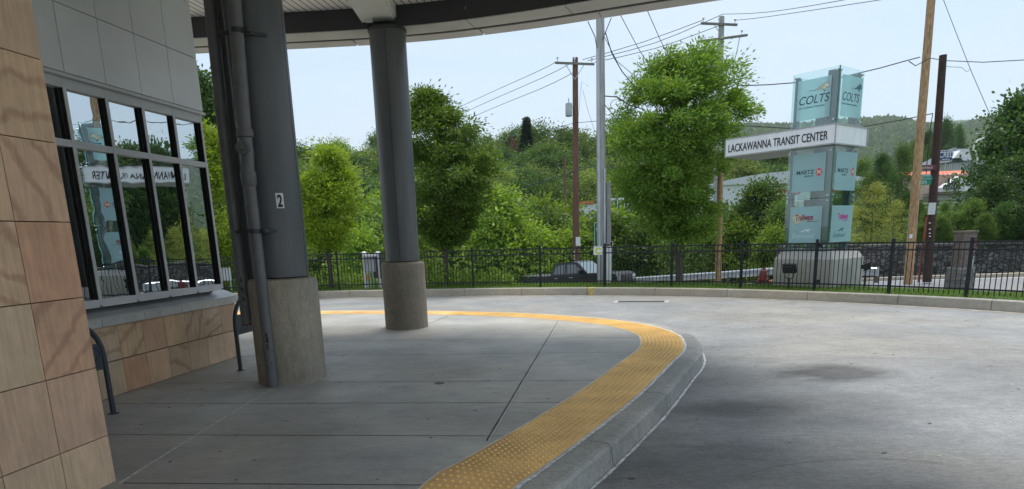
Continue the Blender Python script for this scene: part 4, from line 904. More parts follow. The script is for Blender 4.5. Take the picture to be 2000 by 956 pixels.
crossarm(bp_, a0, a1, 3); c_ = a0.lerp(a1, .5)
mb = MB(); mb.tube([a0.lerp(a1, .25), Vector((c_.x, 39.85, c_.z-.8))], .02, 5); mb.tube([a0.lerp(a1, .75), Vector((c_.x, 39.85, c_.z-.8))], .02, 5); mb.build('arm_brace', M_galv, bp_)
q = D(1111, 228, 39.8); mb = MB(); mb.lathe(q+Vector((0, 0, 0)), [(.15, 0), (.19, .03), (.19, .66), (.16, .70), (.03, .73), (.03, .95), (.0, .95)], 16); mb.tube([q+Vector((.15, 0, .5)), Vector((b.x, 40, q.z+.5))], .03, 6); mb.build('transformer', mat('pale grey enamel', (.42, .46, .46), .4), bp_, smooth=True)
b = D(1409, 200, 40); t_ = D(1409.5, 33, 40)
p2 = pole('utility_pole', Vector((b.x, 40, -2.0)), Vector((t_.x, 40, t_.z)), .21, .15, M_pgrey, 'utility pole with two crossarms rising behind the big tree')
crossarm(p2, D(1369, 46, 39.8), D(1440, 49, 39.8), 3); crossarm(p2, D(1362, 82, 39.7), D(1460, 69, 39.7), 2)
mb = MB(); mb.tube([D(1396, 50, 39.8), D(1408, 68, 39.8)], .02, 5); mb.tube([D(1445, 72, 39.8), D(1438, 108, 39.8)], .03, 5); mb.build('arm_brace', M_galv, p2)
b = D(1404, 532, 25.2); t_ = D(1405, 300, 25.2)
pole('utility_pole', Vector((b.x, 25.2, -.9)), Vector((t_.x+.05, 25.2, t_.z)), .115, .10, M_porange, 'short stretch of orange pole showing under the big tree crown')
b = D(1104, 412, 75); t_ = D(1103, 306, 75)
pole('utility_pole', Vector((b.x, 75, -3)), Vector((t_.x, 75, t_.z)), .17, .13, M_pbrown, 'thin far rusty pole standing against the wooded hillside')

# ------------------------------------------------------------------ overhead wires
def wire(pts, r, label, sag=0, grp='overhead wires', bez=True):
    P = [D(u, v, y) for u, v, y in pts]; C = catmull([(p.x, p.y, p.z) for p in P], 1.2) if len(P) > 2 else [P[0].lerp(P[1], i/12)-Z*sag*4*(i/12)*(1-i/12) for i in range(13)]
    mb = MB(); mb.tube(C, r*.75, 5); o = mb.build('overhead_wire', M_wire, None); tag(o, label, 'wire', grp); return o
G1 = 'lines running down left from the brown pole'
wire([(1084, 122, 39.8), (1050, 140, 44), (905, 206, 58), (735, 288, 80), (573, 331, 110), (470, 350, 140)], .022, 'upper of the three lines falling left from the brown pole', grp=G1)
wire([(1118, 122, 39.8), (1060, 152, 45), (905, 221, 58), (737, 302, 80), (573, 338, 110), (470, 356, 140)], .022, 'middle of the three lines falling left from the brown pole', grp=G1)
wire([(1120, 142, 39.8), (1060, 172, 45), (917, 232, 58), (737, 318, 80), (573, 352, 110), (470, 368, 140)], .022, 'lowest of the three lines falling left from the brown pole', grp=G1)
G2 = 'lines between the brown pole and the pole behind the tree'
wire([(1138, 117, 39.8), (1255, 83, 39.8), (1372, 40, 39.8)], .022, 'top line from brown pole to left end of the far crossarm', grp=G2)
wire([(1148, 119, 39.8), (1280, 84, 39.8), (1412, 28, 39.8)], .022, 'middle line from brown pole to top of the far pole', grp=G2)
wire([(1161, 122, 39.8), (1280, 95, 39.8), (1406, 50, 39.8)], .022, 'lower line from brown pole to the far crossarm', grp=G2)
G3 = 'lines leaving the frame at the upper right'
wire([(1412, 28, 39.8), (1500, 24, 36), (1680, -6, 28), (1900, -60, 24)], .018, 'upper line climbing right over the sign tower', grp=G3)
wire([(1436, 40, 39.8), (1500, 33, 36), (1720, 0, 28), (1900, -30, 24)], .018, 'lower line climbing right over the sign tower', grp=G3)
wire([(1200, 0, 17), (1213, 32, 18), (1245, 92, 20), (1275, 140, 24)], .012, 'left one of two steep cables dropping from the canopy rim to the tree', grp='steep cables')
wire([(1255, 0, 17), (1267, 27, 18), (1288, 75, 20), (1312, 122, 24)], .012, 'right one of two steep cables dropping from the canopy rim to the tree', grp='steep cables')
wire([(1182, 62, 22.7), (1195, 105, 22.7), (1215, 140, 22.7), (1250, 182, 22.5)], .022, 'thick cable sagging from the silver pole top into the tree', grp='cables on the silver pole')
wire([(1180, 72, 22.7), (1205, 120, 22.7), (1247, 155, 22.6)], .012, 'thin cable from the silver pole top into the tree', grp='cables on the silver pole')
wire([(1148, 42, 22.6), (1162, 72, 22.7), (1166, 95, 22.7)], .018, 'short cable hanging left of the silver pole top', grp='cables on the silver pole')
wire([(1194, 35, 22.6), (1184, 60, 22.7), (1177, 78, 22.7)], .018, 'short cable hanging right of the silver pole top', grp='cables on the silver pole')
wire([(1181, 188, 22.7), (1205, 190, 22.6), (1228, 205, 22.5), (1260, 215, 22.3)], .024, 'thick bundled cable leaving the silver pole at mid height', grp='cables on the silver pole')
wire([(1181, 205, 22.7), (1195, 222, 22.6), (1212, 243, 22.5)], .018, 'dark cable slanting down right of the silver pole', grp='cables on the silver pole')
th = np.linspace(0, 2*pi*1.6, 16)
wire([(1208+16*cos(t), 205+11*sin(t), 22.6) for t in th], .01, 'coiled spare cable beside the silver pole', grp='cables on the silver pole')
wire([(1060, 258, 42), (1125, 240, 39.8), (1180, 236, 39), (1240, 226, 38)], .02, 'cable crossing the brown pole below the transformer', grp='low cables')
wire([(972, 296, 60), (1050, 270, 50), (1110, 248, 41)], .022, 'pale cable rising over the wood to the brown pole', grp='low cables')
wire([(960, 318, 60), (1050, 283, 50), (1118, 253, 41)], .022, 'second cable just under the pale one rising to the brown pole', grp='low cables')
wire([(860, 410, 34), (928, 392, 33), (1050, 358, 29), (1166, 322, 23)], .02, 'dark cable slanting across the wood to the silver pole', grp='low cables')
wire([(573, 330, 60), (800, 350, 60), (1000, 338, 60), (1130, 328, 60), (1240, 328, 60)], .02, 'thin cable crossing low in front of the wooded hill', grp='low cables')
wire([(1440, 168, 23.5), (1500, 166, 23.5), (1552, 162, 23.5), (1640, 152, 23.5), (1720, 133, 23.5), (1770, 119, 23.4), (1797, 112, 23.3)], .022, 'grey cable passing behind the glass tower top to the orange pole', grp='cables on the orange pole')
wire([(1775, 120, 23.2), (1788, 129, 23.2), (1805, 120, 23.2), (1816, 114, 23.2)], .02, 'short loop of cable on the orange pole', grp='cables on the orange pole')
wire([(1816, 114, 23.4), (1850, 119, 23.4), (1920, 122, 22), (2010, 117, 21), (2200, 100, 20)], .016, 'cable leaving the orange pole to the right', grp='cables on the orange pole')
wire([(1430, 245, 24.5), (1560, 252, 24.5), (1690, 247, 24.3), (1760, 235, 24.1), (1822, 222, 24.1)], .022, 'cable from behind the name board to the dark pole', grp='cables on the dark pole')
wire([(1822, 222, 24.05), (1818, 245, 24.02), (1812, 300, 24.02), (1809, 340, 24.02)], .02, 'cable running down the side of the dark pole', grp='cables on the dark pole')
wire([(1836, 130, 24.1), (1878, 132, 24), (1888, 141, 24), (1896, 135, 24)], .01, 'thin kinked wire right of the dark pole top', grp='cables on the dark pole')
wire([(1835, -20, 22.0), (1897, 140, 21), (1950, 262, 20), (2000, 383, 19.2), (2060, 520, 18)], .011, 'straight guy wire slanting down at the right edge')
wire([(1150, 170, 40), (1136, 160, 40), (1129, 235, 39.9)], .01, 'thin jumper wire hanging beside the brown pole')
wire([(1138, 175, 39.6), (1148, 215, 39), (1162, 258, 38)], .012, 'pale guy wire falling right from the brown pole')
wire([(1165, 340, 22.7), (1186, 350, 30), (1212, 420, 34), (1228, 480, 36)], .014, 'pale guy wire falling right behind the silver pole')

# street name signs
def blade(u0, v0, u1, v1, y, m, txt, label, grp='street name signs', ts=.8, name='street_sign'):
    a = D(u0, (v0+v1)/2, y); b = D(u1, (v0+v1)/2-(2 if True else 0), y); w_ = (b-a).length; h_ = (v1-v0)*y/FL*1.0
    t = thing(name, (a+b)/2, label, 'street sign', grp); r = (b-a); r.z = 0; r.normalize(); n = Vector((r.y, -r.x, 0)); c = (a+b)/2
    Mx = Matrix((r, n, Z)).transposed(); mb = MB(); mb.box(c, (w_, .012, h_), M=Mx); pl = mb.build('blade', m, t)
    text(txt, 'lettering', h_*ts, M_white, pl, c-r*w_*.46+n*.008-Z*h_*.28, r, n, extrude=.001, sx=w_*.92/(len(txt)*h_*ts*.56)); return t
blade(1800, 324, 1829, 333, 23.9, M_maroon, 'John W. Hart Jr. Dr', 'maroon street name sign at the top of the dark pole')
blade(1801, 342, 1819, 347, 23.9, mat('pale green sign', (.1, .35, .25), .5), 'N 7th', 'thin pale green sign between the maroon and green signs')
blade(1804, 347, 1821, 353, 23.85, M_green, 'Lackawanna', 'green sign directly above the lowest street name sign')
blade(1797, 352, 1819, 362, 23.8, M_green, 'Cliff St', 'lowest green street name sign reading Cliff St')
# traffic sign behind silver pole
q = D(1177, 458, 27); ts_ = thing('direction_sign', (q.x, 27, hz(q.x, 27)), 'green and brown direction sign mostly hidden behind the silver pole', 'sign')
mb = MB(); mb.bbox(q, (.66, .02, .90), .01); mb.build('sign_border', M_white, ts_)
mb = MB(); mb.box(q+Vector((0, -.013, .01)), (.62, .006, .86)); gpn = mb.build('green_panel', M_green, ts_)
flat([[(-.24, .1), (-.21, .1), (-.21, .2), (-.18, .2), (-.225, .28), (-.27, .2), (-.24, .2)], [(.2, .1), (.23, .1), (.23, .2), (.26, .2), (.215, .28), (.17, .2), (.2, .2)]], 'arrows', M_white, gpn, q+Vector((0, -.017, 0)), (1, 0, 0), (0, -1, 0), .002)
q2 = D(1180, 486, 27); mb = MB(); mb.bbox(q2, (.68, .02, .55), .01); mb.build('brown_border', M_white, ts_)
mb = MB(); mb.box(q2+Vector((0, -.013, 0)), (.64, .006, .51)); bpn = mb.build('brown_panel', mat('sign brown', (.13, .045, .025), .5), ts_)
flat([[(.2, -.1), (.25, -.1), (.25, .04), (.29, .04), (.225, .14), (.16, .04), (.2, .04)], [(-.3, .1), (-.2, .1), (-.2, .06), (-.3, .06)], [(-.3, 0), (-.2, 0), (-.2, -.04), (-.3, -.04)]], 'arrow', M_white, bpn, q2+Vector((0, -.017, 0)), (1, 0, 0), (0, -1, 0), .002)
mb = MB()
for s_ in (-.2, .2): mb.box((q.x+s_, 27.03, (q.z+hz(q.x, 27))/2), (.05, .05, q.z-hz(q.x, 27)+.6))
mb.build('sign_posts', M_galv, ts_)

# utility pedestal behind the fence at left
q = D(722, 560, 23.6); q.z = hz(q.x, q.y)
ub = thing('utility_box', q, 'grey meter box on white posts with an orange band behind the fence', 'utility box')
for u_ in (716, 743):
    p = D(u_, 560, 23.6); tz_ = D(u_, 494, 23.6).z; mb = MB(); mb.lathe((p.x, 23.6, -.3), [(.07, 0), (.07, tz_+.25), (.09, tz_+.27), (.09, tz_+.31), (.05, tz_+.34), (0.001, tz_+.35)], 14); mb.build('post', M_white, ub, smooth=True)
p = D(722, 517, 23.4); mb = MB(); mb.bbox((p.x, 23.42, p.z), (.38, .2, .50), .015); mb.build('meter_cabinet', mat('utility grey', (.42, .44, .45), .45), ub)
p = D(722, 500, 23.4); mb = MB(); mb.bbox((p.x, 23.42, p.z), (.46, .26, .07), .01); mb.build('cabinet_hood', M_white, ub)
p = D(737, 520, 23.55); mb = MB(); mb.bbox((p.x+.02, 23.6, p.z), (.34, .12, .85), .01); mb.build('dark_cabinet', mat('dark utility grey', (.10, .105, .11), .5), ub)
p = D(715, 543, 23.5); mb = MB(); mb.lathe((p.x+.01, 23.6, p.z-.08), [(.074, 0), (.074, .17)], 14); mb.build('orange_band', mat('orange band', (.75, .35, .02), .5), ub)
p = D(724, 555, 23.5); mb = MB(); mb.tube([(p.x, 23.45, -.2), (p.x, 23.45, p.z+.5)], .03, 8); mb.tube([(p.x+.1, 23.45, -.2), (p.x+.1, 23.45, p.z+.5)], .025, 8); mb.build('conduits', M_galv, ub)

# dark slatted railing with white board seen beside the building
q = D(437, 536, 24.3); q.z = hz(q.x, 24.3)
wb = thing('white_board', q, 'white board standing behind the fence just right of the mirror windows', 'board'); p = D(437, 536, 24.3)
mb = MB(); mb.bbox((p.x, 24.3, p.z), (.52, .03, .46), .006); mb.build('panel', M_white, wb); mb = MB(); mb.box((p.x-.2, 24.34, p.z-.4), (.04, .04, 1)); mb.box((p.x+.2, 24.34, p.z-.4), (.04, .04, 1)); mb.build('legs', M_galv, wb)

# ------------------------------------------------------------------ pickup truck
def truck():
    P = D(1129, 540, 33.3); h0 = P.y; px_, py_ = P.x, P.y; zr = D(1140, 511, 33.3).z-1.92*1.05+.03
    rz = radians(-36); t = thing('pickup_truck', (px_, py_, zr), 'black crew cab pickup truck on the street beyond the fence', 'pickup truck', rz=rz); t.rotation_euler = (0, -.07, rz)
    t.scale = (.93, 1.0, 1.05); Mx = wmat(t); K_ = 1.0
    def q(x, y, z): return Mx@Vector((x*K_, y*K_, z))
    def prof(mb, pts, w0, w1=None, inset=0):       # side profile (x,z) extruded over width y, optional narrower top
        n = len(pts); vs = [q(x, -w(z, x), z) if callable(w0) else None for x, z in pts] if False else []
        for sgn in (-1, 1): vs += [q(x, sgn*w0(x, z), z) for x, z in pts]
        mb.add(vs, [(i, (i+1) % n, n+(i+1) % n, n+i) for i in range(n)]+[tuple(range(n-1, -1, -1)), tuple(range(n, 2*n))])
    M_bl = mat('black car paint', (.008, .009, .011), .3, var=.05, coat=.15)
    M_gy = mat('painted cab sheen', (.014, .015, .018), .3, var=.05, coat=.15)  # reflected grey of the cab put into its base colour
    wb_ = lambda x, z: .98 if z < 1.25 else .95
    def arch(cx, r=.50, z0=.42):
        return [(cx+r*cos(a), z0+r*sin(a)) for a in np.linspace(pi-.15, .15, 9)]
    mb = MB(); body = [(-2.95, .55), (-2.95, 1.25), (-2.9, 1.32), (-.95, 1.34), (1.15, 1.33), (1.25, 1.34), (2.55, 1.28), (2.82, 1.22), (2.90, 1.12), (2.90, .45), (2.45, .42)]+arch(1.95)[::-1]+[(1.4, .40), (-1.3, .40)]+arch(-1.85)[::-1]+[(-2.45, .5)]
    prof(mb, body, wb_); mb.build('body', M_bl, t)
    mb = MB(); wc = lambda x, z: .93 if z < 1.4 else (.90 if z < 1.5 else .76)
    cab = [(-1.0, 1.33), (-.80, 1.80), (-.62, 1.88), (.15, 1.92), (.55, 1.86), (1.25, 1.31)]
    prof(mb, cab, lambda x, z: .935 if z < 1.4 else .76); mb.build('cab', M_gy, t)
    M_cg = mat('smoky car glass', (.09, .11, .12), .04, var=0, spec=.9)
    for sgn in (-1, 1):
        for nm, pg in (('rear_window', [(-.82, 1.38), (-.66, 1.76), (-.12, 1.79), (-.12, 1.38)]), ('front_window', [(-.02, 1.38), (-.02, 1.79), (.45, 1.78), (1.02, 1.38)])):
            mb = MB(); n = len(pg); yy = lambda z: sgn*(.935-(z-1.33)/.55*.165+.006); mb.add([q(x, yy(z), z) for x, z in pg], [tuple(range(n))]); mb.build(nm, M_cg, t)
        mb = MB(); c = q(.93, sgn*1.07, 1.42); mb.box(c, (.14, .22, .17), rz); mb.build('wing_mirror', M_bl, t)
    mb = MB(); mb.add([q(1.235, -.88, 1.335), q(1.235, .88, 1.335), q(.60, .70, 1.85), q(.60, -.70, 1.85)], [(0, 1, 2, 3)]); ws = mb.build('windscreen', mat('windscreen glass', (.13, .19, .21), .12, var=0, spec=.8), t)
    for cx in (1.95, -1.85):
        for sgn in (-1, 1):
            mb = MB(); mb.tube([q(cx, sgn*.72, .40), q(cx, sgn*.97, .40)], .40, 24); w_ = mb.build('wheel', mat('tyre rubber', (.02, .02, .02), .85), t); mb = MB(); mb.tube([q(cx, sgn*.965, .40), q(cx, sgn*.985, .40)], .24, 16); mb.build('rim', M_galv, w_)
    mb = MB(); mb.box(q(2.905, 0, .98), (.03, 1.1, .38), rz); g_ = mb.build('grille', mat('dark chrome', (.07, .07, .075), .3, metal=.7), t)
    for sgn in (-1, 1):
        mb = MB(); mb.box(q(2.86, sgn*.78, 1.02), (.12, .34, .24), rz); mb.build('headlight', mat('headlight lens', (.26, .28, .30), .15, var=0, spec=.8), t)
    mb = MB(); mb.box(q(2.95, 0, .58), (.22, 1.92, .24), rz); mb.build('bumper', M_bl, t)
    mb = MB(); mb.box(q(3.065, -.0, .60), (.012, .30, .13), rz); mb.build('number_plate', M_white, t)
    mb = MB(); mb.box(q(-3.0, 0, .58), (.18, 1.9, .2), rz); mb.build('rear_bumper', M_galv, t)
    mb = MB(); mb.box(q(-1.95, 0, 1.352), (1.88, 1.80, .03), rz); mb.build('bed_cover', mat('matt bed cover', (.045, .047, .05), .6), t)
    for x_ in (-.60, .28):
        for sgn in (-1,):
            mb = MB(); mb.box(q(x_, sgn*.99, 1.2), (.18, .02, .03), rz); mb.build('door_handle', M_galv, t)
    return t
truck()

# ------------------------------------------------------------------ leaves and trees
def leaves(name, pts, dirs, L, Wd, m, parent=None):
    n = len(pts); rnd = rng.normal(size=(n, 3)); dirs = dirs/np.linalg.norm(dirs, axis=1, keepdims=True)
    side = np.cross(dirs, rnd); side /= np.linalg.norm(side, axis=1, keepdims=True)+1e-9
    sc = rng.uniform(.65, 1.3, (n, 1)); nrm = np.cross(dirs, side)
    v = np.empty((n, 4, 3)); v[:, 0] = pts; v[:, 1] = pts+dirs*L*sc*.5+side*Wd*sc*.5+nrm*Wd*.12; v[:, 2] = pts+dirs*L*sc; v[:, 3] = pts+dirs*L*sc*.5-side*Wd*sc*.5+nrm*Wd*.12
    me = bpy.data.meshes.new(name); me.vertices.add(n*4); me.vertices.foreach_set('co', v.ravel()); me.loops.add(n*4); me.loops.foreach_set('vertex_index', np.arange(n*4)); me.polygons.add(n); me.polygons.foreach_set('loop_start', np.arange(0, n*4, 4)); me.polygons.foreach_set('loop_total', np.full(n, 4)); me.update(calc_edges=True)
    me.materials.append(m); o = bpy.data.objects.new(name, me); COL.objects.link(o); o.parent = parent; return o
def clumps(env, nc, per, sig, bias=.5, flat_=.6):
    # env(t) -> cx, cy, rx, ry, z ; returns centres, points, directions
    T_ = rng.uniform(0, 1, nc); A = rng.uniform(0, 2*pi, nc); Rr = rng.uniform(0, 1, nc)**bias
    C = np.array([(lambda e: (e[0]+e[2]*r*cos(a), e[1]+e[3]*r*sin(a), e[4]))(env(t)) for t, a, r in zip(T_, A, Rr)])
    sz = rng.uniform(.45, 1.65, nc); mid_ = C.mean(0); k_ = np.where(rng.uniform(size=nc) < .22, rng.uniform(1.05, 1.22, nc), 1.); C[:, :2] = mid_[:2]+(C[:, :2]-mid_[:2])*k_[:, None]
    idx = np.repeat(np.arange(nc), per); off_ = rng.normal(size=(len(idx), 3))*sig*sz[idx][:, None]; off_[:, 2] *= flat_
    return C, C[idx]+off_, off_
def envelope(prof, lean=(0, 0)):
    ts = [p[0] for p in prof]; zs_ = [p[1] for p in prof]; rs_ = [p[2] for p in prof]; cx = [p[3] if len(p) > 3 else 0 for p in prof]
    def e(t):
        z = zs_[0]+(zs_[-1]-zs_[0])*t; r = np.interp(z, zs_, rs_); return (np.interp(z, zs_, cx), 0, r, r, z)
    return e
def limbs(mb, base, C, hfork, r0, k=14, top=None):
    tz_ = C[:, 2].max()*.9; ctr = C.mean(0)
    tp = Vector((ctr[0], ctr[1], tz_)); bs = Vector(base); pts = [bs, bs.lerp(tp, .3)+Vector((random.uniform(-.05, .05), 0, 0)), bs.lerp(tp, .65), tp]
    mb.tube(pts, [r0, r0*.75, r0*.4, r0*.08], 9)
    sel = C[rng.choice(len(C), min(k, len(C)), replace=False)]
    for c in sel:
        c = Vector(c); f = max(hfork, min(tz_*.8, c.z*random.uniform(.45, .75))); s_ = bs.lerp(tp, f/max(tz_, .1)); md = s_.lerp(c, .5)+Vector((0, 0, -.08*(c-s_).length)); mb.tube([s_, md, c], [r0*.32, r0*.2, r0*.05], 5)
def hero(name, loc, prof, nc, per, sig, L, Wd, lm, label, cat='tree', group=None, r0=.09, fork=1.4, wind=(0, 0, -.3), stems=1, bias=.5, drift=0):
    t = thing(name, loc, label, cat, group)
    C, P, Of = clumps(envelope(prof), nc, per, sig, bias)
    Dr = Of/(sig)*.8+rng.normal(size=P.shape)*.55+np.array(wind)
    leaves('crown', P, Dr, L, Wd, lm, t)
    mb = MB()
    for s_ in range(stems):
        bx_ = (random.uniform(-.1, .1), random.uniform(-.1, .1), 0) if stems > 1 else (0, 0, 0); limbs(mb, bx_, C, fork, r0, 16)
    o = mb.build('trunk', M_bark, None, smooth=True, keep=True); o.parent = t; return t
# the four young street trees on the verge
base = Vector((D(1333, 560, 23.9).x-.12, 23.9, -.1))
hero('street_tree', base, [(0, 1.55, .6, .1), (0, 2.3, 1.25, -.1), (0, 3.4, 1.95, -.25), (0, 4.4, 2.15, -.25), (0, 5.4, 2.1, -.15), (0, 6.2, 1.95, -.02), (0, 6.9, 1.6, .1), (0, 7.45, .85, .3)], 300, 300, .165, .14, .046, L_zelk, 'largest full-crowned green tree behind the fence left of the name board', group='young trees along the fence', r0=.13, fork=1.5, wind=(.6, 0, .05))
hero('street_tree', Vector((-2.22, 24.2, .02)), [(0, 1.5, .3, .1), (0, 2.2, .95, .1), (0, 3.2, 1.5, .2), (0, 4.2, 1.75, .4), (0, 5.0, 1.35, .1), (0, 5.7, .8, -.15), (0, 6.4, .25, -.35)], 165, 320, .17, .135, .045, L_zelk, 'tall narrow green tree just right of the farther column', group='young trees along the fence', r0=.09, fork=1.3, wind=(.3, 0, -.2))
hero('street_tree', Vector((-6.35, 24.3, .02)), [(0, 1.45, .35), (0, 2.0, .85), (0, 2.8, 1.12), (0, 3.5, .95), (0, 4.1, .7, .15), (0, 4.75, .2, .25)], 95, 260, .165, .13, .045, L_bright, 'small bright yellow-green tree between the two columns', group='young trees along the fence', r0=.07, fork=1.2, stems=2)
bb = D(432, 540, 25)
hero('street_tree', Vector((bb.x, 25, -.3)), [(0, 1.2, .6), (0, 2.2, 1.2), (0, 3.6, 1.35), (0, 4.8, 1.0), (0, 6.0, .35)], 150, 130, .21, .15, .055, L_bright, 'bright yellow-green tree showing between the windows and the pipes', group='young trees along the fence', r0=.08, fork=1.3)
bb = D(415, 400, 40)
hero('dark_tree', Vector((bb.x, 40, -3)), [(0, 3, 2), (0, 6, 2.8), (0, 9, 2.4), (0, 12, 1.2), (0, 13.8, .3)], 190, 110, .36, .26, .13, L_dark, 'tall dark tree rising behind the yellow-green tree by the windows', r0=.25, fork=3, bias=.6)

# library of woodland trees: crown and trunk meshes shared by copies
LIB = {}
def lib(key, prof, nc, per, sig, L, Wd, lm, r0, fork, wind=(0, 0, -.1), bias=.5, tr=True):
    C, P, Of = clumps(envelope(prof), nc, per, sig, bias); Dr = Of/sig*.8+rng.normal(size=P.shape)*.6+np.array(wind)
    co = leaves('crown', P, Dr, L, Wd, lm); mb = MB(); limbs(mb, (0, 0, -.4), C, fork, r0, 12); to = mb.build('trunk', M_bark, None, smooth=True, keep=True)
    LIB[key] = (co.data, to.data); bpy.data.objects.remove(co); bpy.data.objects.remove(to)
rnd_prof = lambda h, r: [(0, h*.14, r*.45), (0, h*.3, r*.95), (0, h*.5, r), (0, h*.72, r*.85), (0, h*.9, r*.5), (0, h, r*.15)]
for i in range(2):
    lib('dark%d' % i, rnd_prof(10, 4.0), 150, 120, .5, .24, .14, L_dark, .26, 2.5)
    lib('mid%d' % i, rnd_prof(10, 3.8), 150, 120, .5, .24, .14, L_mid, .24, 2.5)
    lib('olive%d' % i, rnd_prof(10, 3.6), 130, 110, .48, .24, .13, L_olive, .22, 2.2)
    lib('shrub%d' % i, [(0, .15, 1.1), (0, .9, 1.5), (0, 1.8, 1.25), (0, 2.7, .6), (0, 3.1, .15)], 110, 70, .22, .15, .08, L_shrub, .05, .3)
    lib('bush%d' % i, [(0, .2, 1.2), (0, 1.2, 1.6), (0, 2.2, 1.3), (0, 3.2, .6), (0, 3.8, .2)], 120, 70, .26, .17, .09, L_mid, .05, .3)
    lib('nearD%d' % i, rnd_prof(6, 2.2), 190, 90, .32, .20, .11, L_dark, .13, 1.0)
    lib('nearM%d' % i, rnd_prof(6, 2.2), 190, 90, .32, .19, .10, L_mid, .13, 1.0)
lib('yellow0', [(0, .5, .6), (0, 1.6, 1.2), (0, 2.8, 1.3), (0, 3.8, .8), (0, 4.6, .2)], 110, 32, .2, .10, .06, L_yel, .045, .5)
def con_pts():
    P = []; Dd = []
    for i in range(40):
        z = 1.2+i*.215; r = (10-z)*.24
        for j in range(16):
            a = rng.uniform(0, 2*pi); n = 16
            q_ = rng.uniform(.1, 1, n)*r; P += [(qq*cos(a)+rng.normal()*.07, qq*sin(a)+rng.normal()*.07, z-qq*.25+rng.normal()*.08) for qq in q_]; Dd += [(cos(a), sin(a), -.3+rng.normal()*.3) for _ in q_]
    return np.array(P), np.array(Dd)
P_, D_ = con_pts(); co = leaves('crown', P_, D_, .38, .13, L_con); mb = MB(); mb.tube([(0, 0, -.4), (0, 0, 9.8)], [.2, .02], 8); to = mb.build('trunk', M_bark, None, keep=True); LIB['con0'] = (co.data, to.data); bpy.data.objects.remove(co); bpy.data.objects.remove(to)
def plant(key, x, y, zg, h, wd, name, label, cat, group, hn):
    t = thing(name, (x, y, zg), label, cat, group, rz=random.uniform(0, 6.28)); s_ = h/hn; t.scale = (s_*wd, s_*wd, s_)
    for nm, d_ in zip(('crown', 'trunk'), LIB[key]):
        o = bpy.data.objects.new(nm, d_); COL.objects.link(o); o.parent = t
    return t
def tree_px(key, u, v, y, wd=1., name='woodland_tree', label=None, cat='tree', group=None, zg=None):
    p = D(u, v, y); z0 = hz(p.x, y) if zg is None else zg; hn = {'dar': 10, 'mid': 10, 'oli': 10, 'shr': 3.1, 'bus': 3.8, 'nea': 6, 'yel': 4.6, 'con': 10}[key[:3]]
    return plant(key, p.x, y, z0, max(p.z-z0, 1.0), wd, name, label, cat, group, hn)
J = lambda a: random.uniform(-a, a)
# hill crest line
crest = [(380, 320), (425, 300), (470, 300), (520, 300), (560, 292), (592, 287), (630, 296), (668, 283), (705, 300), (738, 268), (775, 275), (815, 285), (860, 290), (905, 285), (945, 264), (985, 262), (1025, 250), (1062, 252), (1100, 262), (1142, 258), (1180, 262), (1210, 243), (1255, 250), (1300, 262), (1350, 270), (1400, 275), (1450, 292), (1490, 300), (1530, 302)]
for i, (u, v) in enumerate(crest):
    k = ('dark', 'mid', 'mid', 'olive')[i % 4]; tree_px('%s%d' % (k, i % 2), u+J(10), v+J(9), 128+J(10), 1.0+J(.25), label='round woodland tree on the skyline of the hill', group='trees on the hill crest')
tree_px('con0', 1028, 224, 118, .85, 'spruce', 'pointed dark spruce breaking the hill skyline', 'tree')
tree_px('con0', 672, 284, 118, .7, 'spruce', 'small pointed spruce on the skyline between the columns', 'tree')
for row, (y, v0, n, wd) in enumerate(((112, 298, 26, 1.2), (98, 320, 28, 1.15), (86, 346, 26, 1.1), (77, 368, 24, 1.05))):
    for i in range(n):
        u = 385+(1160 if row < 2 else 850)*(i+.5)/n+J(14); k = ('mid', 'olive', 'dark', 'mid', 'dark')[(i*3+row) % 5]
        if row == 3 and 1080 < u < 1270: v0 = 392
        elif row == 3: v0 = 368
        tree_px('%s%d' % (k, (i+row) % 2), u, v0+J(17), y+J(4), wd+J(.2), label='leafy tree on the wooded slope beyond the street', group='trees on the wooded slope')
for i in range(22):
    u = 560+30*i+J(14); v = 398+J(16)+(14 if u > 1060 else 0)
    if 1110 < u < 1270: v = 456
    tree_px(('shrub0', 'bush1', 'shrub1', 'bush0')[i % 4], u, v, 50+J(5), .85, 'shrub', 'tall rounded shrub on the slope just beyond the street', 'shrub', 'shrubs beyond the street')
for i in range(26):
    u = 395+34*i+J(12); v = 440+J(22)
    if u < 760: v = 470+J(14)
    if 1225 < u < 1250: v = 470
    y = 43+J(2.5); 
    if u > 1240: y = 44
    tree_px(('shrub1', 'shrub0', 'bush0')[i % 3], u, v, y, 1.1, 'shrub', 'fresh green roadside shrub lining the far side of the street', 'shrub', 'shrubs along the far verge')
for (u, v, y, k, wd) in ((975, 385, 41, 'shrub0', .9), (1262, 425, 42, 'bush0', .7), (700, 455, 34, 'shrub1', .8), (790, 440, 34, 'shrub0', .8), (1440, 410, 35, 'nearM0', .85), (1490, 362, 35, 'nearM1', .9), (1530, 400, 33, 'nearM0', .8), (1450, 440, 34, 'shrub1', .8), (1510, 450, 32, 'shrub0', .7), (1395, 425, 37, 'bush1', .9), (1345, 430, 40, 'bush0', 1)):
    tree_px(k, u, v, y, wd, 'leafy_shrub', 'leafy shrub growing between the big tree and the glass sign tower' if u > 1300 else 'bright low shrub behind the fence near the farther column' if u < 900 else 'broad shrub on the bank either side of the pickup', 'shrub', 'leafy shrubs by the guardrail' if u > 1300 else 'bright shrubs near the farther column' if u < 900 else 'broad bank shrubs')
tree_px('yellow0', 1712, 358, 29.6, 1.0, 'sparse_tree', 'sparse yellow-green young tree behind the wall right of the tower', 'tree')
tree_px('yellow0', 1662, 400, 30.5, .9, 'sparse_tree', 'sparse yellow-green young tree half behind the glass tower', 'tree')
tree_px('yellow0', 1752, 392, 29.5, .9, 'sparse_tree', 'sparse yellow-green young tree touching the orange pole', 'tree')
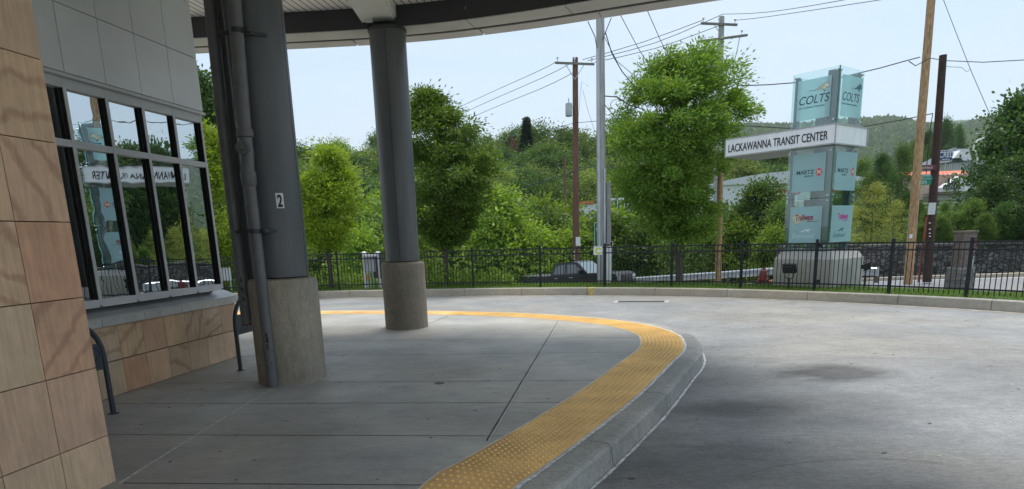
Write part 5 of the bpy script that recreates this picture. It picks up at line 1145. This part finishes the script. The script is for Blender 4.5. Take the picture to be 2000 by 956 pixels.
for i, (u, v, y, k, wd) in enumerate(((1700, 345, 52, 'mid0', .6), (1728, 305, 62, 'dark1', .5), (1762, 290, 66, 'mid1', .45), (1655, 355, 56, 'mid1', .8), (1790, 275, 150, 'mid0', .45), (1812, 262, 155, 'dark0', .4), (1850, 237, 150, 'dark0', .36), (1872, 250, 155, 'dark1', .34), (1834, 255, 150, 'mid0', .34), (1905, 290, 170, 'mid1', .5), (1950, 280, 150, 'dark1', .5), (1925, 298, 165, 'mid0', .5), (1980, 290, 140, 'mid0', .5), (1600, 320, 90, 'mid0', 1.), (1560, 330, 88, 'olive1', 1.), (1640, 325, 92, 'dark0', .9), (1690, 315, 95, 'mid1', .7))):
    tree_px(k, u, v, y, wd, label='mid-distance tree around the warehouse, house and billboard at the right', group='trees around the far buildings')
for i, (u, v, y, k, wd) in enumerate(((1950, 350, 30.5, 'nearD0', .95), (1992, 318, 32, 'nearD1', 1.0), (1905, 392, 30, 'nearM0', .9), (1965, 400, 29.3, 'nearD1', 1.0), (1840, 425, 29.4, 'nearM1', .9), (1870, 420, 30.5, 'nearM0', .9), (1800, 440, 30, 'bush1', .8), (2010, 400, 29, 'nearD0', 1.1), (1925, 420, 28.8, 'bush0', .8))):
    tree_px(k, u, v, y, wd, 'hedgerow_tree', 'bushy tree leaning over the stone wall at the right', 'tree', 'bushy trees behind the stone wall')
tree_px('nearD0', 2000, 190, 42, .75, 'tall_tree', 'tallest dark tree cut by the right edge', 'tree', None)
# trees beyond the right edge, seen mirrored in the station windows
for i in range(14):
    x = 27+i*2.9; y = 30+J(1.5); plant(('nearM0', 'nearD1', 'nearM1', 'nearD0')[i % 4], x, y, .5, 5.2+J(1.0), 1.1, 'hedgerow_tree', 'bushy tree beyond the right edge, mirrored in the windows', 'tree', 'mirrored trees', 6)
for i in range(12):
    x = 32+i*4.5; y = 42+J(4); plant(('dark0', 'mid1')[i % 2], x, y, .5, 8+J(1.2), 1.0, 'woodland_tree', 'tall tree beyond the right edge, mirrored in the windows', 'tree', 'mirrored trees', 10)

for i, (u, v, y, k, wd) in enumerate(((1795, 398, 44, 'mid0', .7), (1822, 404, 50, 'dark1', .6), (1848, 398, 46, 'mid1', .6), (1872, 402, 52, 'dark0', .6), (1892, 392, 47, 'mid0', .6), (1770, 380, 48, 'dark0', .6), (1815, 415, 36, 'bush1', .8), (1850, 418, 38, 'bush0', .8), (1885, 405, 37, 'bush1', .9))):
    tree_px(k, u, v, y, wd, 'hedge_tree', 'low rounded tree filling the gap between the poles and the shop', 'tree', 'low trees below the shop')
n = 70000; X = rng.uniform(380, 1500, n); Y = rng.uniform(820, 1500, n); keep_ = (X/Y > .30)&(X/Y < .95); X = X[keep_]; Y = Y[keep_]
o = leaves('hill_woods', np.stack([X, Y, hgt(X, Y)+rng.uniform(0, 5, len(X))], 1), rng.normal(size=(len(X), 3))*.7+np.array((0, 0, .5)), 9, 6, L_mid); tag(o, 'distant wooded cover on the far ridge', 'woods', kind='stuff')
# undergrowth and grass
def scatter_veg(name, n, xr, f, zr, L, Wd, lm, label):
    X = rng.uniform(*xr, n); Y = f(X, n); Zg = hgt(X, Y); h = rng.uniform(0, 1, n)**1.3*zr*(0.55+.45*np.sin(X*2.1)*np.cos(Y*1.7+X))
    P = np.stack([X, Y, Zg+np.abs(h)], 1); Dd = rng.normal(size=(n, 3))*.6; Dd[:, 2] += .4
    o = leaves(name, P, Dd, L, Wd, lm); return tag(o, label, 'plants', kind='stuff')
def fK(lo, hi):
    Kx = np.array([p.x for p in K]); Ky = np.array([p.y for p in K])
    def f(X, n):
        return np.interp(X, Kx[:-20], Ky[:-20])+rng.uniform(lo, hi, n)
    return f
scatter_veg('undergrowth', 60000, (-24, .2), fK(1.5, 7), .75, .13, .07, L_shrub, 'dense bright weeds on the bank behind the fence')
scatter_veg('wild_plants', 26000, (-26, 22), lambda X, n: np.interp(X, [-26, -8, 1, 7, 11, 22], [54, 50, 47, 43, 35.5, 29])+rng.uniform(0, 5, n), 1.2, .16, .09, L_mid, 'green weeds along the far side of the street')
def grass(n):
    s_ = rng.uniform(0, 1, n); Ks = off(K, -.2); kx = np.array([p.x for p in Ks]); ky = np.array([p.y for p in Ks]); idx = rng.uniform(8, len(kx)-12, n); i0 = idx.astype(int); t_ = idx-i0
    x = kx[i0]*(1-t_)+kx[i0+1]*t_; y = ky[i0]*(1-t_)+ky[i0+1]*t_; tx_ = kx[i0+1]-kx[i0]; ty_ = ky[i0+1]-ky[i0]; q_ = np.sqrt(tx_**2+ty_**2); d_ = rng.uniform(.02, 1.7, n)
    x = x-ty_/q_*d_; y = y+tx_/q_*d_; P = np.stack([x, y, hgt(x, y)*0+.02], 1); Dd = rng.normal(size=(n, 3))*.45; Dd[:, 2] = 1
    return leaves('verge_grass', P, Dd, .065, .012, leafmat('grass blades', (.07, .15, .02), (.16, .25, .04), .3))
tag(grass(70000), 'short green grass strip under the fence', 'grass', kind='stuff')
n = 260; X = rng.uniform(-2, 11.5, n); fl = []
Kx = [p.x for p in K]; Ky = [p.y for p in K]
mb = MB()
for x in X:
    if random.random() < .35 and x < 4: continue
    y = float(np.interp(x, Kx[:-20], Ky[:-20]))+random.uniform(.25, 1.1); z_ = .075+random.uniform(0, .03); r_ = random.uniform(.012, .022)
    mb.add([(x+r_*cos(a), y+r_*sin(a), z_+(.006 if a > 3 else 0)) for a in np.linspace(0, 2*pi, 5, endpoint=False)], [(0, 1, 2, 3, 4)])
tag(mb.build('clover_flowers', mat('clover white', (.7, .7, .55), .7), keep=True), 'scattered tiny pale clover flowers in the grass strip', 'flowers', kind='stuff')

# ------------------------------------------------------------------ background buildings and bridge
def bx_px(mb, u0, v0, u1, v1, y, dep):
    a = D(u0, v1, y); b = D(u1, v0, y); mb.box(((a.x+b.x)/2, y+dep/2, (a.z+b.z)/2), (abs(b.x-a.x), dep, abs(b.z-a.z)))
M_bw = mat('white corrugated cladding', (.70, .72, .74), .5, var=.06, vs=1.5, stretch=(8, 1, .3))
q = D(1480, 400, 80)
wh = thing('warehouse', (q.x, 84, hz(q.x, 84)), 'low white warehouse with curved roof and red wavy stripe behind the shrubs', 'building')
a = D(1385, 400, 80); b = D(1700, 400, 80); zt = D(1480, 360, 80).z; zb_ = hz(q.x, 80)-1
mb = MB(); mb.box(((a.x+b.x)/2, 86, (zt+zb_)/2), (b.x-a.x, 12, zt-zb_)); mb.build('wall', M_bw, wh)
pts = [(a.x-.3, zt)]+[(x, zt+.15+1.15*sin(pi*(x-a.x)/(b.x-a.x))) for x in np.linspace(a.x-.3, b.x+.3, 14)]+[(b.x+.3, zt)]
Mr = Matrix(((1, 0, 0, 0), (0, 0, 1, 0), (0, 1, 0, 0), (0, 0, 0, 1))); mb = MB(); mb.prism(pts, 79.7, 92.3, Mr); mb.build('curved_roof', mat('pale metal roof', (.62, .64, .66), .4, metal=.2, var=.05), wh)
wv = [(x, zt-1.0+.22*sin(x*2.4)) for x in np.linspace(D(1490, 400, 80).x, b.x-.5, 60)]
flat([stroke(wv, .28)], 'wavy_stripe', M_red, wh, (0, 79.98, 0), (1, 0, 0), (0, -1, 0), .02)
for i in range(5):
    mb = MB(); x = a.x+1.5+i*3.4; mb.box((x, 79.97, zt-2.4), (1.4, .08, .9)); mb.build('window', mat('dim window', (.05, .06, .07), .1, var=0), wh)
q = D(1188, 420, 68)
hb = thing('workshop', (q.x, 72, hz(q.x, 72)), 'small white workshop with orange roof edge seen past the silver pole', 'building')
mb = MB(); bx_px(mb, 1136, 398, 1192, 452, 68, 8); mb.build('wall', M_bw, hb)
mb = MB(); bx_px(mb, 1134, 393, 1160, 399, 67.8, 8.4); mb.build('orange_fascia', mat('orange fascia', (.62, .18, .06), .5), hb)
mb = MB(); bx_px(mb, 1192, 408, 1242, 452, 69, 8); mb.build('side_wing', mat('grey wing wall', (.38, .40, .42), .6), hb)
mb = MB(); bx_px(mb, 1190, 386, 1244, 392, 67.9, .3)
for k in range(8): bx_px(mb, 1192+k*6.8, 392, 1193.3+k*6.8, 408, 67.9, .2)
mb.build('roof_frame', M_white, hb)
mb = MB(); bx_px(mb, 1150, 412, 1166, 424, 67.95, .1); bx_px(mb, 1172, 410, 1186, 424, 67.95, .1); mb.build('window', MATS['dim window'], hb)
mb = MB()
for k in range(9): bx_px(mb, 1195+k*5, 425+J(3), 1198.5+k*5, 432+J(3), 68.9, .1)
mb.build('orange_marks', MATS['orange fascia'], hb)
q = D(1045, 430, 66)
ct = thing('white_container', (q.x, 67, q.z-1.3), 'low white container roof glimpsed above the far shrubs', 'container')
mb = MB(); bx_px(mb, 1025, 424, 1070, 436, 66, 2.4); mb.build('container_box', M_bw, ct); mb = MB()
for k in range(9): bx_px(mb, 1027+k*5, 425, 1028+k*5, 435, 65.94, .05)
mb.build('ribs', M_trim, ct)
# orange roofed shops at right
q = D(1835, 380, 95); ob = thing('shop_building', (q.x, 100, hz(q.x, 100)), 'shop with long orange roof and black graffiti lettering, behind the dark pole', 'building')
mb = MB(); bx_px(mb, 1770, 342, 1890, 392, 95, 10); mb.build('wall', mat('peach render', (.60, .46, .36), .7, var=.1), ob)
mb = MB(); n_ = 60; a = D(1766, 341, 94.6); b = D(1890, 341, 94.6); zt0 = D(1830, 334, 94.6).z; zb0 = D(1830, 342, 94.6).z
vs = []
for i in range(n_+1):
    x = a.x+(b.x-a.x)*i/n_; w_ = .07*sin(i*1.6); vs += [(x, 94.4, zb0+w_), (x, 95.4, zt0)]
mb.add(vs, [(2*i, 2*i+2, 2*i+3, 2*i+1) for i in range(n_)]); mb.build('orange_roof', mat('orange metal roof', (.70, .13, .05), .45), ob)
mb = MB(); M3 = Matrix(((1, 0, 0, 0), (0, 0, 1, 0), (0, 1, 0, 0), (0, 0, 0, 1)))
p0, p1, p2_ = D(1828, 368, 94.3), D(1862, 346, 94.3), D(1895, 368, 94.3); pb = D(1828, 376, 94.3)
mb.prism([(p0.x, pb.z), (p0.x, p0.z), (p1.x, p1.z), (p2_.x, p2_.z), (p2_.x, pb.z)], 92.8, 94.3, M3); mb.build('white_gable', M_white, ob)
text('JUAN', 'graffiti', 1.15, M_black, ob, Vector((D(1850, 362, 92.7).x, 92.75, D(1850, 361, 92.7).z)), (1, 0, 0), (0, -1, 0), extrude=.02, sx=.62, thick=.06)
mb = MB()
for k in range(7): bx_px(mb, 1842+k*5, 363, 1845.5+k*5, 371, 92.6, .1)
mb.build('window', MATS['dim window'], ob)
mb = MB(); bx_px(mb, 1820, 376, 1895, 380, 92.3, 2); mb.build('awning', MATS['mid grey cladding'], ob)
mb = MB(); bx_px(mb, 1820, 380, 1895, 392, 93, 2); mb.build('lower_wall', mat('grey lower wall', (.36, .36, .35), .7), ob)
mb = MB()
for k in range(14): bx_px(mb, 1829+k*4.2, 322, 1830+k*4.2, 334, 98, .1)
bx_px(mb, 1829, 321, 1888, 322.5, 98, .1); mb.build('roof_railing', M_trim, ob)
# gabled house
q = D(1876, 310, 130); ho = thing('gabled_house', (q.x, 136, hz(q.x, 136)), 'grey roofed house with a white gable above the orange roof', 'house')
mb = MB(); bx_px(mb, 1850, 316, 1897, 345, 131, 9); mb.build('wall', mat('grey siding', (.30, .33, .36), .7), ho)
e0, e1, r0_, r1_ = D(1845, 318, 130.5), D(1898, 313, 130.5), D(1856, 291, 135), D(1892, 291, 135)
mb = MB(); bk = Vector((0, 10, 0)); mb.add([e0, e1, r1_, r0_, e0+bk, e1+bk], [(0, 1, 2, 3), (3, 2, 5, 4), (0, 3, 4), (1, 5, 2)]); rf_ = mb.build('roof', mat('slate roof', (.14, .16, .19), .7, var=.1), ho)
g0, g1, g2 = D(1863, 309, 129.8), D(1889, 308, 129.8), D(1876, 294, 129.8)
mb = MB(); mb.prism([(g0.x, g0.z), (g1.x, g1.z), (g2.x, g2.z)], 129.8, 133, M3); mb.build('white_gable', M_white, ho)
mb = MB(); bx_px(mb, 1874.5, 302, 1878, 308, 129.7, .1); mb.build('window', MATS['dim window'], ho)
mb = MB(); bx_px(mb, 1864, 288, 1868, 294, 134.5, .8); mb.build('chimney', MATS['grey siding'], rf_)
mb = MB(); bx_px(mb, 1896, 312, 1945, 350, 134, 8); mb.build('side_wing', MATS['grey siding'], ho)
# billboard
q = D(1847, 305, 112); bi = thing('billboard', (q.x, 112, hz(q.x, 112)), 'dark blue billboard with white lettering beside the dark pole', 'billboard')
mb = MB(); bx_px(mb, 1830, 293, 1862, 316, 112, .4); mb.build('frame', mat('billboard grey', (.5, .5, .5), .6), bi)
mb = MB(); bx_px(mb, 1831, 295, 1861, 314, 111.9, .1); fb = mb.build('poster', mat('billboard blue', (.02, .06, .22), .5), bi)
q = D(1834, 308, 111.8); text('CRED', 'lettering', 1.25, M_white, fb, q, (1, 0, 0), (0, -1, 0), extrude=.01, sx=.74, thick=.01)
q = D(1841, 312, 111.8); mb = MB(); bx_px(mb, 1840, 310.6, 1855, 312.2, 111.85, .03); bx_px(mb, 1833, 298, 1856, 299, 111.85, .03); mb.build('small_lines', M_white, fb)
mb = MB(); bx_px(mb, 1845, 316, 1848, 345, 112.1, .3); mb.build('support', M_galv, bi)
# street lamps
for (u0, u1, v0, v1, vb, lab) in ((1898, 1929, 318, 270, 400, 'nearer pale curved-arm street lamp left of the right-hand trees'), (1952, 1926, 330, 283, 400, 'second pale curved-arm street lamp turned to the left')):
    b_ = D(u0, vb, 88); t_ = D(u0+(2 if u1 > u0 else -2), (v0+v1)/2, 88); e_ = D(u1, v1, 88); m1_ = D(u0+(u1-u0)*.35, v1+5, 88); m2_ = D(u0+(u1-u0)*.7, v1+.5, 88)
    sl_ = thing('street_lamp', (b_.x, 88, hz(b_.x, 88)), lab, 'street lamp', 'curved-arm street lamps')
    C = catmull([(b_.x, 88, hz(b_.x, 88)), (b_.x, 88, t_.z-1), (t_.x, 88, t_.z), (m1_.x, 88, m1_.z), (m2_.x, 88, m2_.z), (e_.x, 88, e_.z)], .5); mb = MB(); mb.tube(C, [.14-.06*i/len(C) for i in range(len(C))], 8); mb.build('curved_mast', M_white, sl_)
    mb = MB(); mb.bbox((e_.x, 88, e_.z-.03), (.8, .3, .16), .04); mb.build('lamp_head', M_trim, sl_)
# railway bridge at the left
yb = 52; q = D(670, 460, yb); br = thing('old_bridge', (q.x, yb, hz(q.x, yb)), 'old dark stone and steel bridge glimpsed between the columns', 'bridge')
M_bs = stone_mat('sooty bridge stone', 1.3, (.07, .06, .055), (.22, .20, .18)); M_br = mat('rusty brown steel', (.10, .075, .06), .8, var=.3)
mb = MB(); bx_px(mb, 380, 462, 770, 474, yb, 4); mb.build('deck_girder', M_br, br)
for (u0, u1) in ((395, 425), (560, 590), (692, 722), (742, 770)):
    mb = MB(); bx_px(mb, u0, 474, u1, 560, yb+.3, 3.4); mb.build('stone_pier', M_bs, br)
mb = MB(); bx_px(mb, 680, 432, 765, 462, yb+1, .5); mb.build('parapet', M_bs, br)
mb = MB()
for k in range(30): bx_px(mb, 575+k*6.4, 438, 576.2+k*6.4, 462, yb-.1, .1)
bx_px(mb, 570, 436, 768, 438.5, yb-.1, .12); bx_px(mb, 570, 449, 768, 450.5, yb-.1, .1); mb.build('deck_railing', M_br, br)
# hilltop brick house and mast
q = D(1005, 272, 124); hh_ = thing('brick_house', (q.x, 124, q.z-4), 'red brick house almost swallowed by trees on the hilltop', 'house')
mb = MB(); bx_px(mb, 998, 268, 1012, 300, 123, 5); mb.build('wall', mat('red brick', (.26, .09, .06), .8), hh_); mb = MB(); a, b, c = D(996, 268, 122.8), D(1014, 268, 122.8), D(1005, 260, 122.8); mb.prism([(a.x, a.z), (b.x, b.z), (c.x, c.z)], 122.8, 128.5, M3); mb.build('roof', MATS['slate roof'], hh_)
for (u, v0, v1, y, lab) in ((1715, 243, 232, 1480, 'thin radio mast on the ridge above the name board'), (1938, 240, 228, 1480, 'left radio mast on the right-hand ridge'), (1953, 237, 224, 1480, 'right radio mast on the right-hand ridge')):
    a = D(u, v0, y); b = D(u, v1, y); mb = MB(); mb.tube([a-Z*20, a.lerp(b, .5), b], [1.2, .8, .4], 6); tag(mb.build('radio_mast', M_trim), lab, 'mast', 'radio masts on the ridge')
bpy.context.view_layer.update()
# thin air between here and the mountains
hm = bpy.data.materials.new('pale haze'); hm.use_nodes = True; nt = hm.node_tree
for n in list(nt.nodes): nt.nodes.remove(n)
ho_ = nt.nodes.new('ShaderNodeOutputMaterial'); pv = nt.nodes.new('ShaderNodeVolumePrincipled'); pv.inputs['Color'].default_value = (.86, .93, 1, 1); pv.inputs['Density'].default_value = .00014; pv.inputs['Anisotropy'].default_value = .2
nt.links.new(pv.outputs[0], ho_.inputs['Volume'])
mb = MB(); mb.box((0, 1800, 165), (5600, 4600, 360)); hb_ = mb.build('haze', hm, keep=True); tag(hb_, kind='stuff')
